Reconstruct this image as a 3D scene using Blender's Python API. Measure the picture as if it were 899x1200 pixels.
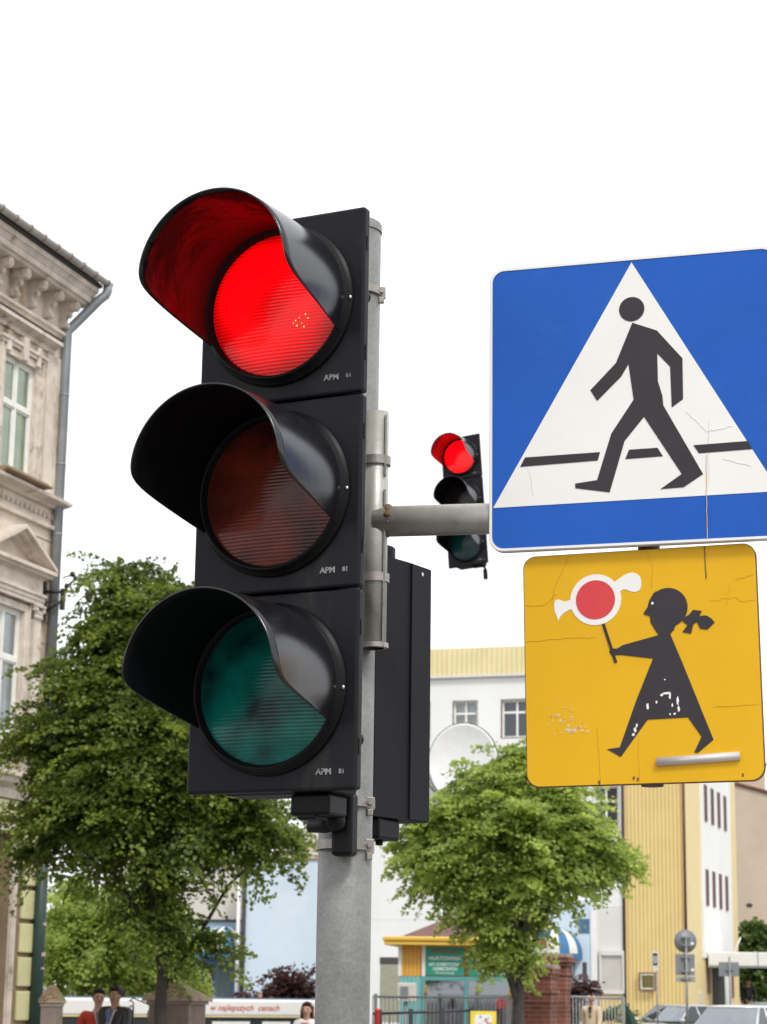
import bpy, bmesh, math, random
import numpy as np
from mathutils import Vector, Matrix
random.seed(7); rng = np.random.default_rng(11)
R_ = math.radians
for o in list(bpy.data.objects): bpy.data.objects.remove(o)
SC = bpy.context.scene; COL = SC.collection
# ---------------------------------------------------------------- camera
FPX = 2447.0; TH = R_(12.9); RO = R_(0.8); CAM = Vector((0, 0, 1.7))
cF = Vector((0, math.cos(TH), math.sin(TH))); cU0 = Vector((0, -math.sin(TH), math.cos(TH))); cR0 = Vector((1, 0, 0))
cR = math.cos(RO)*cR0 + math.sin(RO)*cU0; cU = math.cos(RO)*cU0 - math.sin(RO)*cR0
cd = bpy.data.cameras.new('camera'); cam = bpy.data.objects.new('camera', cd); COL.objects.link(cam)
m = Matrix.Identity(4)
for i in range(3):
    m[i][0] = cR[i]; m[i][1] = cU[i]; m[i][2] = -cF[i]; m[i][3] = CAM[i]
cam.matrix_world = m
cd.sensor_fit = 'VERTICAL'; cd.sensor_height = 24.0; cd.lens = FPX/1200*24.0; cd.clip_end = 3000; cd.clip_start = 0.05
cd.dof.use_dof = True; cd.dof.focus_distance = 4.1; cd.dof.aperture_fstop = 10
SC.camera = cam
# ---------------------------------------------------------------- overcast sky and sun
SUN_EL, SUN_AZ = R_(50), R_(156)      # azimuth clockwise from +Y: behind the camera, to the right
w = bpy.data.worlds.new('World'); SC.world = w; w.use_nodes = True
nt = w.node_tree; nt.nodes.clear()
out = nt.nodes.new('ShaderNodeOutputWorld'); bg = nt.nodes.new('ShaderNodeBackground')
sky = nt.nodes.new('ShaderNodeTexSky'); sky.sky_type = 'NISHITA'; sky.sun_disc = False
sky.sun_elevation = SUN_EL; sky.sun_rotation = SUN_AZ
mx = nt.nodes.new('ShaderNodeMix'); mx.data_type = 'RGBA'; mx.inputs[0].default_value = 0.93
mx.inputs[7].default_value = (12.6, 12.8, 13.2, 1)         # thick even cloud over the sky
nt.links.new(sky.outputs[0], mx.inputs[6]); nt.links.new(mx.outputs[2], bg.inputs[0])
bg.inputs[1].default_value = 0.11; nt.links.new(bg.outputs[0], out.inputs[0])
sl = bpy.data.lights.new('sun', 'SUN'); sl.energy = 2.1; sl.angle = R_(12); sl.color = (1, .96, .9)
so = bpy.data.objects.new('sun', sl); COL.objects.link(so)
sd_ = Vector((math.sin(SUN_AZ)*math.cos(SUN_EL), math.cos(SUN_AZ)*math.cos(SUN_EL), math.sin(SUN_EL)))
so.rotation_euler = sd_.to_track_quat('Z', 'Y').to_euler(); so.location = (0, 0, 30)
SC.view_settings.view_transform = 'Standard'; SC.view_settings.look = 'None'
SC.view_settings.gamma = 1; SC.view_settings.exposure = 0.0; SC.view_settings.use_curve_mapping = False
# ---------------------------------------------------------------- helpers
def at(x, y, Y):
    "point at depth Y seen at photo pixel x, y (899 x 1200)"
    d = cF + (x-449.5)/FPX*cR - (y-600)/FPX*cU
    return CAM + d*(Y/d.y)
def rot2(g): g = R_(g); return Vector((math.cos(g), -math.sin(g), 0)), Vector((math.sin(g), math.cos(g), 0))

class MB:
    def __init__(s): s.v = []; s.f = []; s.sm = []
    def add(s, vs, fs, smooth=False):
        k = len(s.v); s.v += [tuple(p) for p in vs]
        s.f += [tuple(i+k for i in f) for f in fs]; s.sm += [smooth]*len(fs); return s
    def box(s, x0, x1, y0, y1, z0, z1):
        v = [(x, y, z) for z in (z0, z1) for y in (y0, y1) for x in (x0, x1)]
        return s.add(v, [(0,2,3,1),(4,5,7,6),(0,1,5,4),(2,6,7,3),(0,4,6,2),(1,3,7,5)])
    def cbox(s, x0, x1, y0, y1, z0, z1, c=.005, seg=2):
        bm = bmesh.new(); v = [bm.verts.new((x, y, z)) for z in (z0, z1) for y in (y0, y1) for x in (x0, x1)]
        for f in [(0,2,3,1),(4,5,7,6),(0,1,5,4),(2,6,7,3),(0,4,6,2),(1,3,7,5)]: bm.faces.new([v[i] for i in f])
        bmesh.ops.bevel(bm, geom=list(bm.edges), offset=c, segments=seg, affect='EDGES', profile=.5)
        bm.verts.index_update(); s.add([p.co[:] for p in bm.verts], [[q.index for q in f.verts] for f in bm.faces]); bm.free(); return s
    def tube(s, pts, r, n=12, cap=True, smooth=True):
        pts = [Vector(p) for p in pts]; rs = r if isinstance(r, (list, tuple)) else [r]*len(pts)
        vs = []; up = None
        for i, p in enumerate(pts):
            a = pts[max(i-1, 0)]; b = pts[min(i+1, len(pts)-1)]; t = (b-a).normalized()
            if up is None: up = Vector((0, 0, 1)) if abs(t.z) < .9 else Vector((1, 0, 0))
            u = (up - up.dot(t)*t).normalized(); up = u; w_ = t.cross(u)
            for k in range(n):
                an = 2*math.pi*k/n; vs.append(p + rs[i]*(math.cos(an)*u + math.sin(an)*w_))
        fs = []
        for i in range(len(pts)-1):
            for k in range(n): fs.append((i*n+k, i*n+(k+1) % n, (i+1)*n+(k+1) % n, (i+1)*n+k))
        s.add(vs, fs, smooth)
        if cap:
            k0 = len(s.v)-len(vs)
            s.f += [tuple(k0+k for k in range(n))[::-1], tuple(k0+(len(pts)-1)*n+k for k in range(n))]; s.sm += [False]*2
        return s
    def lathe(s, prof, c=(0,0,0), axis='z', n=32, a0=0, a1=360, smooth=True):
        "prof: list of (radius, height along axis)"
        full = abs(a1-a0-360) < 1e-6; m_ = n if full else n+1; vs = []
        for r, h in prof:
            for k in range(m_):
                an = R_(a0+(a1-a0)*k/n); a, b = r*math.cos(an), r*math.sin(an)
                vs.append({'z': (c[0]+a, c[1]+b, c[2]+h), 'y': (c[0]+a, c[1]+h, c[2]+b), 'x': (c[0]+h, c[1]+a, c[2]+b)}[axis])
        fs = []
        for i in range(len(prof)-1):
            for k in range(n):
                k2 = (k+1) % m_; fs.append((i*m_+k, i*m_+k2, (i+1)*m_+k2, (i+1)*m_+k))
        return s.add(vs, fs, smooth)
    def prism(s, poly, h0, h1, axis='y'):
        "poly in the plane across axis: axis y -> (x, z), axis x -> (y, z), axis z -> (x, y)"
        n = len(poly); mk = {'y': lambda p, h: (p[0], h, p[1]), 'x': lambda p, h: (h, p[0], p[1]), 'z': lambda p, h: (p[0], p[1], h)}[axis]
        vs = [mk(p, h0) for p in poly] + [mk(p, h1) for p in poly]
        return s.add(vs, [tuple(range(n)), tuple(range(n, 2*n))[::-1]] + [(i, i+n, (i+1) % n+n, (i+1) % n) for i in range(n)])
    def ribs(s, x0, x1, y, z0, z1, pitch, dep=.04):
        "trapezoid profiled sheet facing -y"
        P = []; x = x0
        while x < x1-1e-4:
            for fx, fy in ((0, 0), (.50, 0), (.62, dep), (.88, dep)):
                xx = x+fx*pitch
                if xx < x1: P.append((xx, y+fy))
            x += pitch
        P.append((x1, P[-1][1])); n = len(P)
        return s.add([(p[0], p[1], z0) for p in P]+[(p[0], p[1], z1) for p in P], [(i, i+1, n+i+1, n+i) for i in range(n-1)])
    def ball(s, c, r, n=12, m_=8):
        r = r if isinstance(r, (tuple, list)) else (r, r, r); vs = []; fs = []
        for i in range(m_+1):
            ph = math.pi*i/m_
            for k in range(n):
                an = 2*math.pi*k/n; vs.append((c[0]+r[0]*math.sin(ph)*math.cos(an), c[1]+r[1]*math.sin(ph)*math.sin(an), c[2]+r[2]*math.cos(ph)))
        for i in range(m_):
            for k in range(n): fs.append((i*n+k, (i+1)*n+k, (i+1)*n+(k+1) % n, i*n+(k+1) % n))
        return s.add(vs, fs, True)
    def build(s, name, mt, parent=None, recalc=True):
        me = bpy.data.meshes.new(name); me.from_pydata(s.v, [], s.f)
        me.polygons.foreach_set('use_smooth', s.sm)
        if recalc:
            bm = bmesh.new(); bm.from_mesh(me); bmesh.ops.remove_doubles(bm, verts=bm.verts, dist=1e-6)
            bmesh.ops.recalc_face_normals(bm, faces=bm.faces); bm.to_mesh(me); bm.free()
        me.materials.append(mt); o = bpy.data.objects.new(name, me); COL.objects.link(o)
        if parent: o.parent = parent
        return o
def tag(o, label=None, cat=None, group=None, kind=None):
    for k, v in (('label', label), ('category', cat), ('group', group), ('kind', kind)):
        if v: o[k] = v
    return o
def thing(name, loc, rz, label, cat, group=None):
    o = bpy.data.objects.new(name, None); COL.objects.link(o); o.location = loc; o.rotation_euler = (0, 0, rz)
    o.empty_display_size = .1
    return tag(o, label, cat, group)
def copy_tree(o, parent=None):
    c = o.copy(); COL.objects.link(c); c.parent = parent
    for ch in list(o.children): copy_tree(ch, c)
    return c
def circ(cx, cz, r, n=40, a0=0, a1=360): return [(cx+r*math.cos(R_(a0+(a1-a0)*k/n)), cz+r*math.sin(R_(a0+(a1-a0)*k/n))) for k in range(n)]
def rrect(x0, x1, z0, z1, r, n=8):
    p = []
    for cx, cz, a in ((x1-r, z1-r, 0), (x0+r, z1-r, 90), (x0+r, z0+r, 180), (x1-r, z0+r, 270)):
        p += [(cx+r*math.cos(R_(a+90*k/n)), cz+r*math.sin(R_(a+90*k/n))) for k in range(n+1)]
    return p
def text_poly(txt, size, x, z, y, mb, width=None, shear=0.0, ext=.0008, bold=0.0):
    "flat lettering facing -y, lower left corner at x, z"
    cu = bpy.data.curves.new('txt', 'FONT'); cu.body = txt; cu.size = size; cu.shear = shear; cu.extrude = ext; cu.offset = bold; cu.resolution_u = 3
    ob = bpy.data.objects.new('txt', cu); COL.objects.link(ob)
    dg = bpy.context.evaluated_depsgraph_get(); me = bpy.data.meshes.new_from_object(ob.evaluated_get(dg))
    vs = [p.co[:] for p in me.vertices]; fs = [tuple(f.vertices) for f in me.polygons]
    bpy.data.objects.remove(ob); bpy.data.curves.remove(cu)
    if vs:
        xm = min(v[0] for v in vs); xM = max(v[0] for v in vs); k = (width/(xM-xm)) if width else 1
        mb.add([(x+(v[0]-xm)*k, y-v[2], z+v[1]) for v in vs], fs)
    bpy.data.meshes.remove(me); return mb
# ---------------------------------------------------------------- materials
def mat(name, col, rough=.6, metal=0, var=.12, scale=6, bump=0, bscale=40, col2=None, thr=None, spec=None, coat=0, streak=0):
    m_ = bpy.data.materials.new(name); m_.use_nodes = True; n = m_.node_tree; b = n.nodes['Principled BSDF']
    b.inputs['Roughness'].default_value = rough; b.inputs['Metallic'].default_value = metal
    if spec is not None: b.inputs['Specular IOR Level'].default_value = spec
    if coat: b.inputs['Coat Weight'].default_value = coat; b.inputs['Coat Roughness'].default_value = .08
    tc = n.nodes.new('ShaderNodeTexCoord'); mp = n.nodes.new('ShaderNodeMapping'); n.links.new(tc.outputs['Object'], mp.inputs[0])
    nz = n.nodes.new('ShaderNodeTexNoise'); nz.inputs['Scale'].default_value = scale; nz.inputs['Detail'].default_value = 6; nz.inputs['Roughness'].default_value = .65
    n.links.new(mp.outputs[0], nz.inputs['Vector'])
    cr = n.nodes.new('ShaderNodeValToRGB'); n.links.new(nz.outputs[0], cr.inputs[0])
    c1 = tuple(max(0, c*(1-var)) for c in col[:3])+(1,); c2 = (tuple(min(1, c*(1+var)) for c in col[:3])+(1,))
    cr.color_ramp.elements[0].color = c1; cr.color_ramp.elements[1].color = c2
    cr.color_ramp.elements[0].position = .3; cr.color_ramp.elements[1].position = .7
    last = cr.outputs[0]
    if col2:
        n2 = n.nodes.new('ShaderNodeTexNoise'); n2.inputs['Scale'].default_value = scale*.45; n2.inputs['Detail'].default_value = 8; n2.inputs['Roughness'].default_value = .75
        mp2 = n.nodes.new('ShaderNodeMapping'); n.links.new(tc.outputs['Object'], mp2.inputs[0]); mp2.inputs['Location'].default_value = (3.1, 1.7, 5.2)
        if streak: mp2.inputs['Scale'].default_value = (1, 1, streak)
        n.links.new(mp2.outputs[0], n2.inputs['Vector'])
        t = thr or .55; r2 = n.nodes.new('ShaderNodeValToRGB'); n.links.new(n2.outputs[0], r2.inputs[0])
        r2.color_ramp.elements[0].position = t; r2.color_ramp.elements[1].position = min(1, t+.1)
        mx_ = n.nodes.new('ShaderNodeMix'); mx_.data_type = 'RGBA'
        n.links.new(r2.outputs[0], mx_.inputs[0]); n.links.new(last, mx_.inputs[6]); mx_.inputs[7].default_value = tuple(col2[:3])+(1,); last = mx_.outputs[2]
    n.links.new(last, b.inputs['Base Color'])
    if bump:
        nb = n.nodes.new('ShaderNodeTexNoise'); nb.inputs['Scale'].default_value = bscale; nb.inputs['Detail'].default_value = 5
        n.links.new(mp.outputs[0], nb.inputs['Vector'])
        bp = n.nodes.new('ShaderNodeBump'); bp.inputs['Strength'].default_value = bump; bp.inputs['Distance'].default_value = .01
        n.links.new(nb.outputs[0], bp.inputs['Height']); n.links.new(bp.outputs[0], b.inputs['Normal'])
    return m_
def glass(name, tint=(.8, .85, .85), refl=.25, rough=.03):
    m_ = bpy.data.materials.new(name); m_.use_nodes = True; n = m_.node_tree; n.nodes.clear()
    o = n.nodes.new('ShaderNodeOutputMaterial'); t = n.nodes.new('ShaderNodeBsdfTransparent'); g = n.nodes.new('ShaderNodeBsdfGlossy'); x = n.nodes.new('ShaderNodeMixShader')
    fr = n.nodes.new('ShaderNodeFresnel'); fr.inputs[0].default_value = 1.45; ad = n.nodes.new('ShaderNodeMath'); ad.operation = 'ADD'; ad.inputs[1].default_value = refl
    n.links.new(fr.outputs[0], ad.inputs[0]); n.links.new(ad.outputs[0], x.inputs[0])
    t.inputs[0].default_value = tint+(1,); g.inputs[1].default_value = rough; g.inputs[0].default_value = (.9, .95, 1, 1)
    n.links.new(t.outputs[0], x.inputs[1]); n.links.new(g.outputs[0], x.inputs[2]); n.links.new(x.outputs[0], o.inputs[0]); return m_
def leafmat(name, c1, c2, tr=.35):
    m_ = bpy.data.materials.new(name); m_.use_nodes = True; n = m_.node_tree; b = n.nodes['Principled BSDF']; o = n.nodes['Material Output']
    ge = n.nodes.new('ShaderNodeAttribute'); ge.attribute_name = 'lit_tone'; cr = n.nodes.new('ShaderNodeValToRGB'); n.links.new(ge.outputs['Fac'], cr.inputs[0])
    cr.color_ramp.elements[0].color = c1+(1,); cr.color_ramp.elements[1].color = c2+(1,)
    n.links.new(cr.outputs[0], b.inputs['Base Color']); b.inputs['Roughness'].default_value = .48
    t = n.nodes.new('ShaderNodeBsdfTranslucent'); hs = n.nodes.new('ShaderNodeHueSaturation'); hs.inputs['Value'].default_value = 2.0; hs.inputs['Hue'].default_value = .485
    n.links.new(cr.outputs[0], hs.inputs['Color']); n.links.new(hs.outputs[0], t.inputs[0])
    x = n.nodes.new('ShaderNodeMixShader'); x.inputs[0].default_value = tr
    n.links.new(b.outputs[0], x.inputs[1]); n.links.new(t.outputs[0], x.inputs[2]); n.links.new(x.outputs[0], o.inputs[0]); return m_
def corrugated(name, col, pitch, axis, var=.06, rough=.45, depth=.35, dirt=None):
    m_ = mat(name, col, rough, 0, var, 1.5, col2=dirt, thr=.62) if dirt else mat(name, col, rough, 0, var, 1.5)
    n = m_.node_tree; b = n.nodes['Principled BSDF']; tc = n.nodes.new('ShaderNodeTexCoord'); sp = n.nodes.new('ShaderNodeSeparateXYZ'); n.links.new(tc.outputs['Object'], sp.inputs[0])
    a = n.nodes.new('ShaderNodeMath'); a.operation = 'MULTIPLY'; a.inputs[1].default_value = 1/pitch; n.links.new(sp.outputs[axis], a.inputs[0])
    fr = n.nodes.new('ShaderNodeMath'); fr.operation = 'PINGPONG'; fr.inputs[1].default_value = .5; n.links.new(a.outputs[0], fr.inputs[0])
    bp = n.nodes.new('ShaderNodeBump'); bp.inputs['Strength'].default_value = depth; bp.inputs['Distance'].default_value = pitch*.6
    n.links.new(fr.outputs[0], bp.inputs['Height']); n.links.new(bp.outputs[0], b.inputs['Normal']); return m_
def lensmat(name, col, emit=0, dark=(.01, .01, .01), pitch=.0072):
    m_ = bpy.data.materials.new(name); m_.use_nodes = True; n = m_.node_tree; b = n.nodes['Principled BSDF']
    b.inputs['Roughness'].default_value = .16; b.inputs['Specular IOR Level'].default_value = .35
    tc = n.nodes.new('ShaderNodeTexCoord'); sp = n.nodes.new('ShaderNodeSeparateXYZ'); n.links.new(tc.outputs['Object'], sp.inputs[0])
    a = n.nodes.new('ShaderNodeMath'); a.operation = 'MULTIPLY'; a.inputs[1].default_value = 1/pitch; n.links.new(sp.outputs[2], a.inputs[0])
    fr = n.nodes.new('ShaderNodeMath'); fr.operation = 'PINGPONG'; fr.inputs[1].default_value = .5; n.links.new(a.outputs[0], fr.inputs[0])
    bp = n.nodes.new('ShaderNodeBump'); bp.inputs['Strength'].default_value = .16; bp.inputs['Distance'].default_value = .004
    n.links.new(fr.outputs[0], bp.inputs['Height']); n.links.new(bp.outputs[0], b.inputs['Normal'])
    nz = n.nodes.new('ShaderNodeTexNoise'); nz.inputs['Scale'].default_value = 9; nz.inputs['Detail'].default_value = 3; n.links.new(tc.outputs['Object'], nz.inputs['Vector'])
    cr = n.nodes.new('ShaderNodeValToRGB'); n.links.new(nz.outputs[0], cr.inputs[0]); cr.color_ramp.elements[0].position = .35; cr.color_ramp.elements[1].position = .62
    cr.color_ramp.elements[0].color = dark+(1,); cr.color_ramp.elements[1].color = col+(1,)
    n.links.new(cr.outputs[0], b.inputs['Base Color'])
    if emit:
        r2 = n.nodes.new('ShaderNodeValToRGB'); n.links.new(fr.outputs[0], r2.inputs[0]); r2.color_ramp.elements[0].position = .0; r2.color_ramp.elements[1].position = .40
        r2.color_ramp.elements[0].color = (.16, .16, .16, 1)
        n3 = n.nodes.new('ShaderNodeTexNoise'); n3.inputs['Scale'].default_value = 4.5; n.links.new(tc.outputs['Object'], n3.inputs['Vector'])
        mr = n.nodes.new('ShaderNodeMapRange'); mr.inputs[1].default_value = .36; mr.inputs[2].default_value = .6; mr.inputs[3].default_value = .55; mr.inputs[4].default_value = 1.0; n.links.new(n3.outputs[0], mr.inputs[0])
        # the lamp behind the ribbed lens shines hardest through its middle band, and the ribs hide less of it there
        vd = n.nodes.new('ShaderNodeVectorMath'); vd.operation = 'DISTANCE'; n.links.new(tc.outputs['Generated'], vd.inputs[0]); vd.inputs[1].default_value = (.40, .5, .62)
        rd_ = n.nodes.new('ShaderNodeMapRange'); rd_.inputs[1].default_value = .12; rd_.inputs[2].default_value = .62; n.links.new(vd.outputs['Value'], rd_.inputs[0])
        mc = n.nodes.new('ShaderNodeMix'); mc.data_type = 'FLOAT'; n.links.new(rd_.outputs[0], mc.inputs[0]); mc.inputs[2].default_value = 1.3; n.links.new(r2.outputs[0], mc.inputs[3])
        fo_ = n.nodes.new('ShaderNodeMapRange'); fo_.inputs[1].default_value = .25; fo_.inputs[2].default_value = .75; fo_.inputs[3].default_value = 1; fo_.inputs[4].default_value = .22; n.links.new(vd.outputs['Value'], fo_.inputs[0])
        m0 = n.nodes.new('ShaderNodeMath'); m0.operation = 'MULTIPLY'; n.links.new(mc.outputs[0], m0.inputs[0]); n.links.new(fo_.outputs[0], m0.inputs[1])
        ml = n.nodes.new('ShaderNodeMath'); ml.operation = 'MULTIPLY'; n.links.new(m0.outputs[0], ml.inputs[0]); n.links.new(mr.outputs[0], ml.inputs[1])
        m2 = n.nodes.new('ShaderNodeMath'); m2.operation = 'MULTIPLY'; m2.inputs[1].default_value = emit; n.links.new(ml.outputs[0], m2.inputs[0])
        b.inputs['Emission Color'].default_value = (1, .0, .002, 1); n.links.new(m2.outputs[0], b.inputs['Emission Strength'])
    return m_
M = {}
M['plastic'] = mat('black_plastic', (.014, .014, .017), .40, 0, .12, 8, .04, 90, col2=(.026, .025, .026), thr=.56, spec=.12, streak=.3)
M['visor'] = mat('visor_plastic', (.010, .010, .012), .20, 0, .1, 5, .08, 9, spec=.6)
M['visor_in_dark'] = mat('visor_lining_matt', (.003, .003, .004), .5, 0, .1, 5, 0, spec=.12)
M['visor_in'] = mat('visor_lining', (.004, .004, .005), .22, 0, .1, 5, .9, 12, spec=.3)
M['bezel'] = mat('bezel_rubber', (.006, .006, .007), .4, 0, .1, 8, spec=.15)
M['darkbox'] = mat('dark_grey_casing', (.013, .013, .016), .5, 0, .12, 4, .04, 60, spec=.12)
M['letter'] = mat('worn_grey_paint', (.30, .30, .30), .6, 0, .4, 60, col2=(.03, .03, .03), thr=.5)
M['red'] = lensmat('red_lens', (.4, .006, .006), 1.75, (.3, .004, .004)); M['red_far'] = lensmat('red_lens_far', (.4, .006, .006), 4.5, (.4, .006, .006), pitch=.03)
M['amber'] = lensmat('amber_lens', (.17, .024, .012), 0, (.035, .010, .008))
M['green'] = lensmat('green_lens', (.003, .15, .12), 0, (.003, .024, .026))
M['amber_far'] = lensmat('amber_lens_far', (.02, .014, .014), 0, (.012, .010, .01))
M['green_far'] = lensmat('green_lens_far', (.004, .05, .05), 0, (.003, .02, .022))
def emis(name, col, s):
    m_ = bpy.data.materials.new(name); m_.use_nodes = True; b = m_.node_tree.nodes['Principled BSDF']
    b.inputs['Base Color'].default_value = col+(1,); b.inputs['Emission Color'].default_value = col+(1,); b.inputs['Emission Strength'].default_value = s; return m_
M['glint'] = emis('glint_orange', (1, .45, .08), 3)  # glowing orange for the glints added on the red lens
def galv(name, base):
    m_ = mat(name, base, .5, .35, .22, 7, .12, 70, col2=tuple(min(1, c*1.7) for c in base), thr=.575, streak=.22)
    n = m_.node_tree; b = n.nodes['Principled BSDF']; src = b.inputs['Base Color'].links[0].from_socket
    tc = n.nodes.new('ShaderNodeTexCoord'); vo = n.nodes.new('ShaderNodeTexVoronoi'); vo.inputs['Scale'].default_value = 210; n.links.new(tc.outputs['Object'], vo.inputs['Vector'])
    hs = n.nodes.new('ShaderNodeHueSaturation'); sx = n.nodes.new('ShaderNodeSeparateXYZ'); n.links.new(vo.outputs['Color'], sx.inputs[0])
    mr = n.nodes.new('ShaderNodeMapRange'); mr.inputs[3].default_value = .90; mr.inputs[4].default_value = 1.10; n.links.new(sx.outputs[0], mr.inputs[0])
    n.links.new(mr.outputs[0], hs.inputs['Value']); n.links.new(src, hs.inputs['Color']); n.links.new(hs.outputs[0], b.inputs['Base Color']); return m_
M['galv'] = galv('galvanised_steel', (.235, .235, .225))
M['tube'] = mat('painted_grey_tube', (.44, .43, .39), .42, .3, .16, 9, .1, 60, col2=(.27, .24, .19), thr=.55)
M['rail_rust'] = mat('brown_primer', (.10, .065, .05), .7, .1, .3, 20)
M['strap'] = mat('rusty_steel_strap', (.34, .31, .28), .45, .5, .25, 25, .1, 80, col2=(.22, .12, .07), thr=.60)
M['rust'] = mat('rust', (.16, .085, .05), .85, 0, .4, 40, .3, 90)
M['steel'] = mat('bare_steel', (.6, .6, .6), .3, .9, .1, 20)
M['blue'] = mat('blue_sign_film', (.011, .095, .44), .4, 0, .10, 2.2, .03, 300, col2=(.022, .12, .45), thr=.6, spec=.22)
M['white_film'] = mat('white_sign_film', (.80, .78, .75), .38, 0, .03, 5, .02, 200, col2=(.66, .63, .57), thr=.66)
M['alu'] = mat('sign_rim', (.55, .55, .54), .4, .2, .12, 12)
M['black_film'] = mat('charcoal_sign_film', (.036, .032, .036), .5, 0, .12, 10, spec=.25)
M['yellow_film'] = mat('yellow_sign_film', (.72, .40, .010), .45, 0, .05, 4, .02, 150, col2=(.62, .35, .02), thr=.56, spec=.2)
M['red_film'] = mat('red_sign_film', (.62, .035, .04), .4, 0, .05, 6)
M['scuff'] = mat('scuffed_film', (.62, .55, .45), .7, 0, .25, 60, col2=(.75, .42, .03), thr=.46)
M['crack'] = mat('film_crack', (.54, .30, .02), .8, 0, .4, 30)
M['crack_grey'] = mat('film_crack_grey', (.68, .65, .60), .8, 0, .15, 30)
M['white'] = mat('white_paint', (.78, .78, .77), .5, 0, .05, 4)
# ================================================================ ground and roads
def gz(x, y):   # the street behind the first row of people lies about a metre lower on the left
    a = min(max((y-36)/4, 0), 1)*min(max((60-y)/6, 0), 1); b = min(max((1.5-x)/2, 0), 1)*min(max((x+22)/4, 0), 1)
    return -1.15*(a*a*(3-2*a))*(b*b*(3-2*b))
xs = [-900, -400, -150, -60] + [-40+i*2 for i in range(41)] + [60, 150, 400, 900]; ys = [-300, -80, -30] + [-10+i*2 for i in range(66)] + [150, 200, 400, 900, 2000]
g = MB(); nx = len(xs)
g.add([(x, y, gz(x, y)-.02) for y in ys for x in xs], [(j*nx+i, j*nx+i+1, (j+1)*nx+i+1, (j+1)*nx+i) for j in range(len(ys)-1) for i in range(nx-1)])
M['paving'] = mat('paving', (.17, .16, .15), .85, 0, .15, 2, .3, 30)
M['asphalt'] = mat('asphalt', (.055, .055, .057), .85, 0, .15, 3, .4, 120)
M['kerb'] = mat('kerb_concrete', (.3, .29, .27), .8, 0, .15, 5, .3, 60)
tag(g.build('ground', M['paving'], recalc=False), kind='structure')
r = MB(); r.box(-60, 60, 7.0, 24.0, -.016, -.012); tag(r.build('road', M['asphalt']), kind='structure')
r = MB(); r.box(-60, 60, -6, 6.85, -.016, .12); tag(r.build('pavement', M['paving']), kind='structure')
k = MB(); k.cbox(-60, 60, 6.852, 7.0, -.016, .135, .015); tag(k.build('kerb', M['kerb']), kind='structure')
k = MB()
for i in range(8): k.box(1.4+i*1.0, 1.9+i*1.0, 8.0, 23.0, -.008, -.004)
tag(k.build('zebra_crossing', M['white']), kind='structure')
# ================================================================ signal pole with its straps
PX, PY, PR = -.068, 4.26, .0545
PTOP = at(438, 264, 4.26).z-.12
pole = thing('signal_pole', (PX, PY, .12), 0, 'thick galvanised steel pole carrying the near red traffic light and both signs', 'pole')
b = MB(); b.tube([(0, 0, 0), (0, 0, PTOP)], PR, 40); b.build('shaft', M['galv'], pole)
b = MB(); b.lathe([(0, .016), (.03, .013), (PR*.9, .004), (PR+.002, -.004), (PR+.002, -.02)], (0, 0, PTOP), n=32); b.build('pole_cap', M['galv'], pole)
b = MB(); b.lathe([(PR, .0), (PR+.02, .0), (.13, .0), (.13, .02), (.0, .02)], (0, 0, 0), n=32); b.build('base_plate', M['galv'], pole)
def strap(zc, h=.017, r=PR, par=pole, cx=0, cy=0, a0=0, tilt=0, ear=True, bulge=0):
    n = 40; vs = []; fs = []
    for i in range(n+1):
        an = 2*math.pi*i/n; bx = 0
        rr = r+.0015+(bulge*max(0, math.cos(an-R_(255)))**6)
        for (dr, dz) in ((0, -h/2), (.0032, -h/2), (.0032, h/2), (0, h/2)):
            vs.append((cx+(rr+dr)*math.cos(an), cy+(rr+dr)*math.sin(an), zc+dz+tilt*math.cos(an)))
    for i in range(n):
        for q in range(4): fs.append((i*4+q, i*4+(q+1) % 4, (i+1)*4+(q+1) % 4, (i+1)*4+q))
    b = MB(); b.add(vs, fs); st = b.build('strap', M['strap'], par)
    if ear:   # the buckle with its bolt
        e = MB(); an = R_(a0); ex, ey = cx+(r+.004)*math.cos(an), cy+(r+.004)*math.sin(an)
        e.cbox(ex-.009, ex+.009, ey-.006, ey+.004, zc-h*.9, zc+h*.75, .002); e.tube([(ex, ey-.014, zc), (ex, ey+.004, zc)], .0045, 6, smooth=False)
        e.cbox(ex-.006, ex+.006, ey-.009, ey+.001, zc-h*1.6, zc-h*.8, .002)
        e.build('buckle', M['strap'], st)
def zpx(x, y, Y): return at(x, y, Y).z - .12
strap(zpx(410, 990, 4.21), .018, a0=-32, bulge=.028)
strap(zpx(425, 940, 4.21), .016, a0=-32, bulge=.028)
strap(zpx(440, 336, 4.21), .016, a0=-12)
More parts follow.
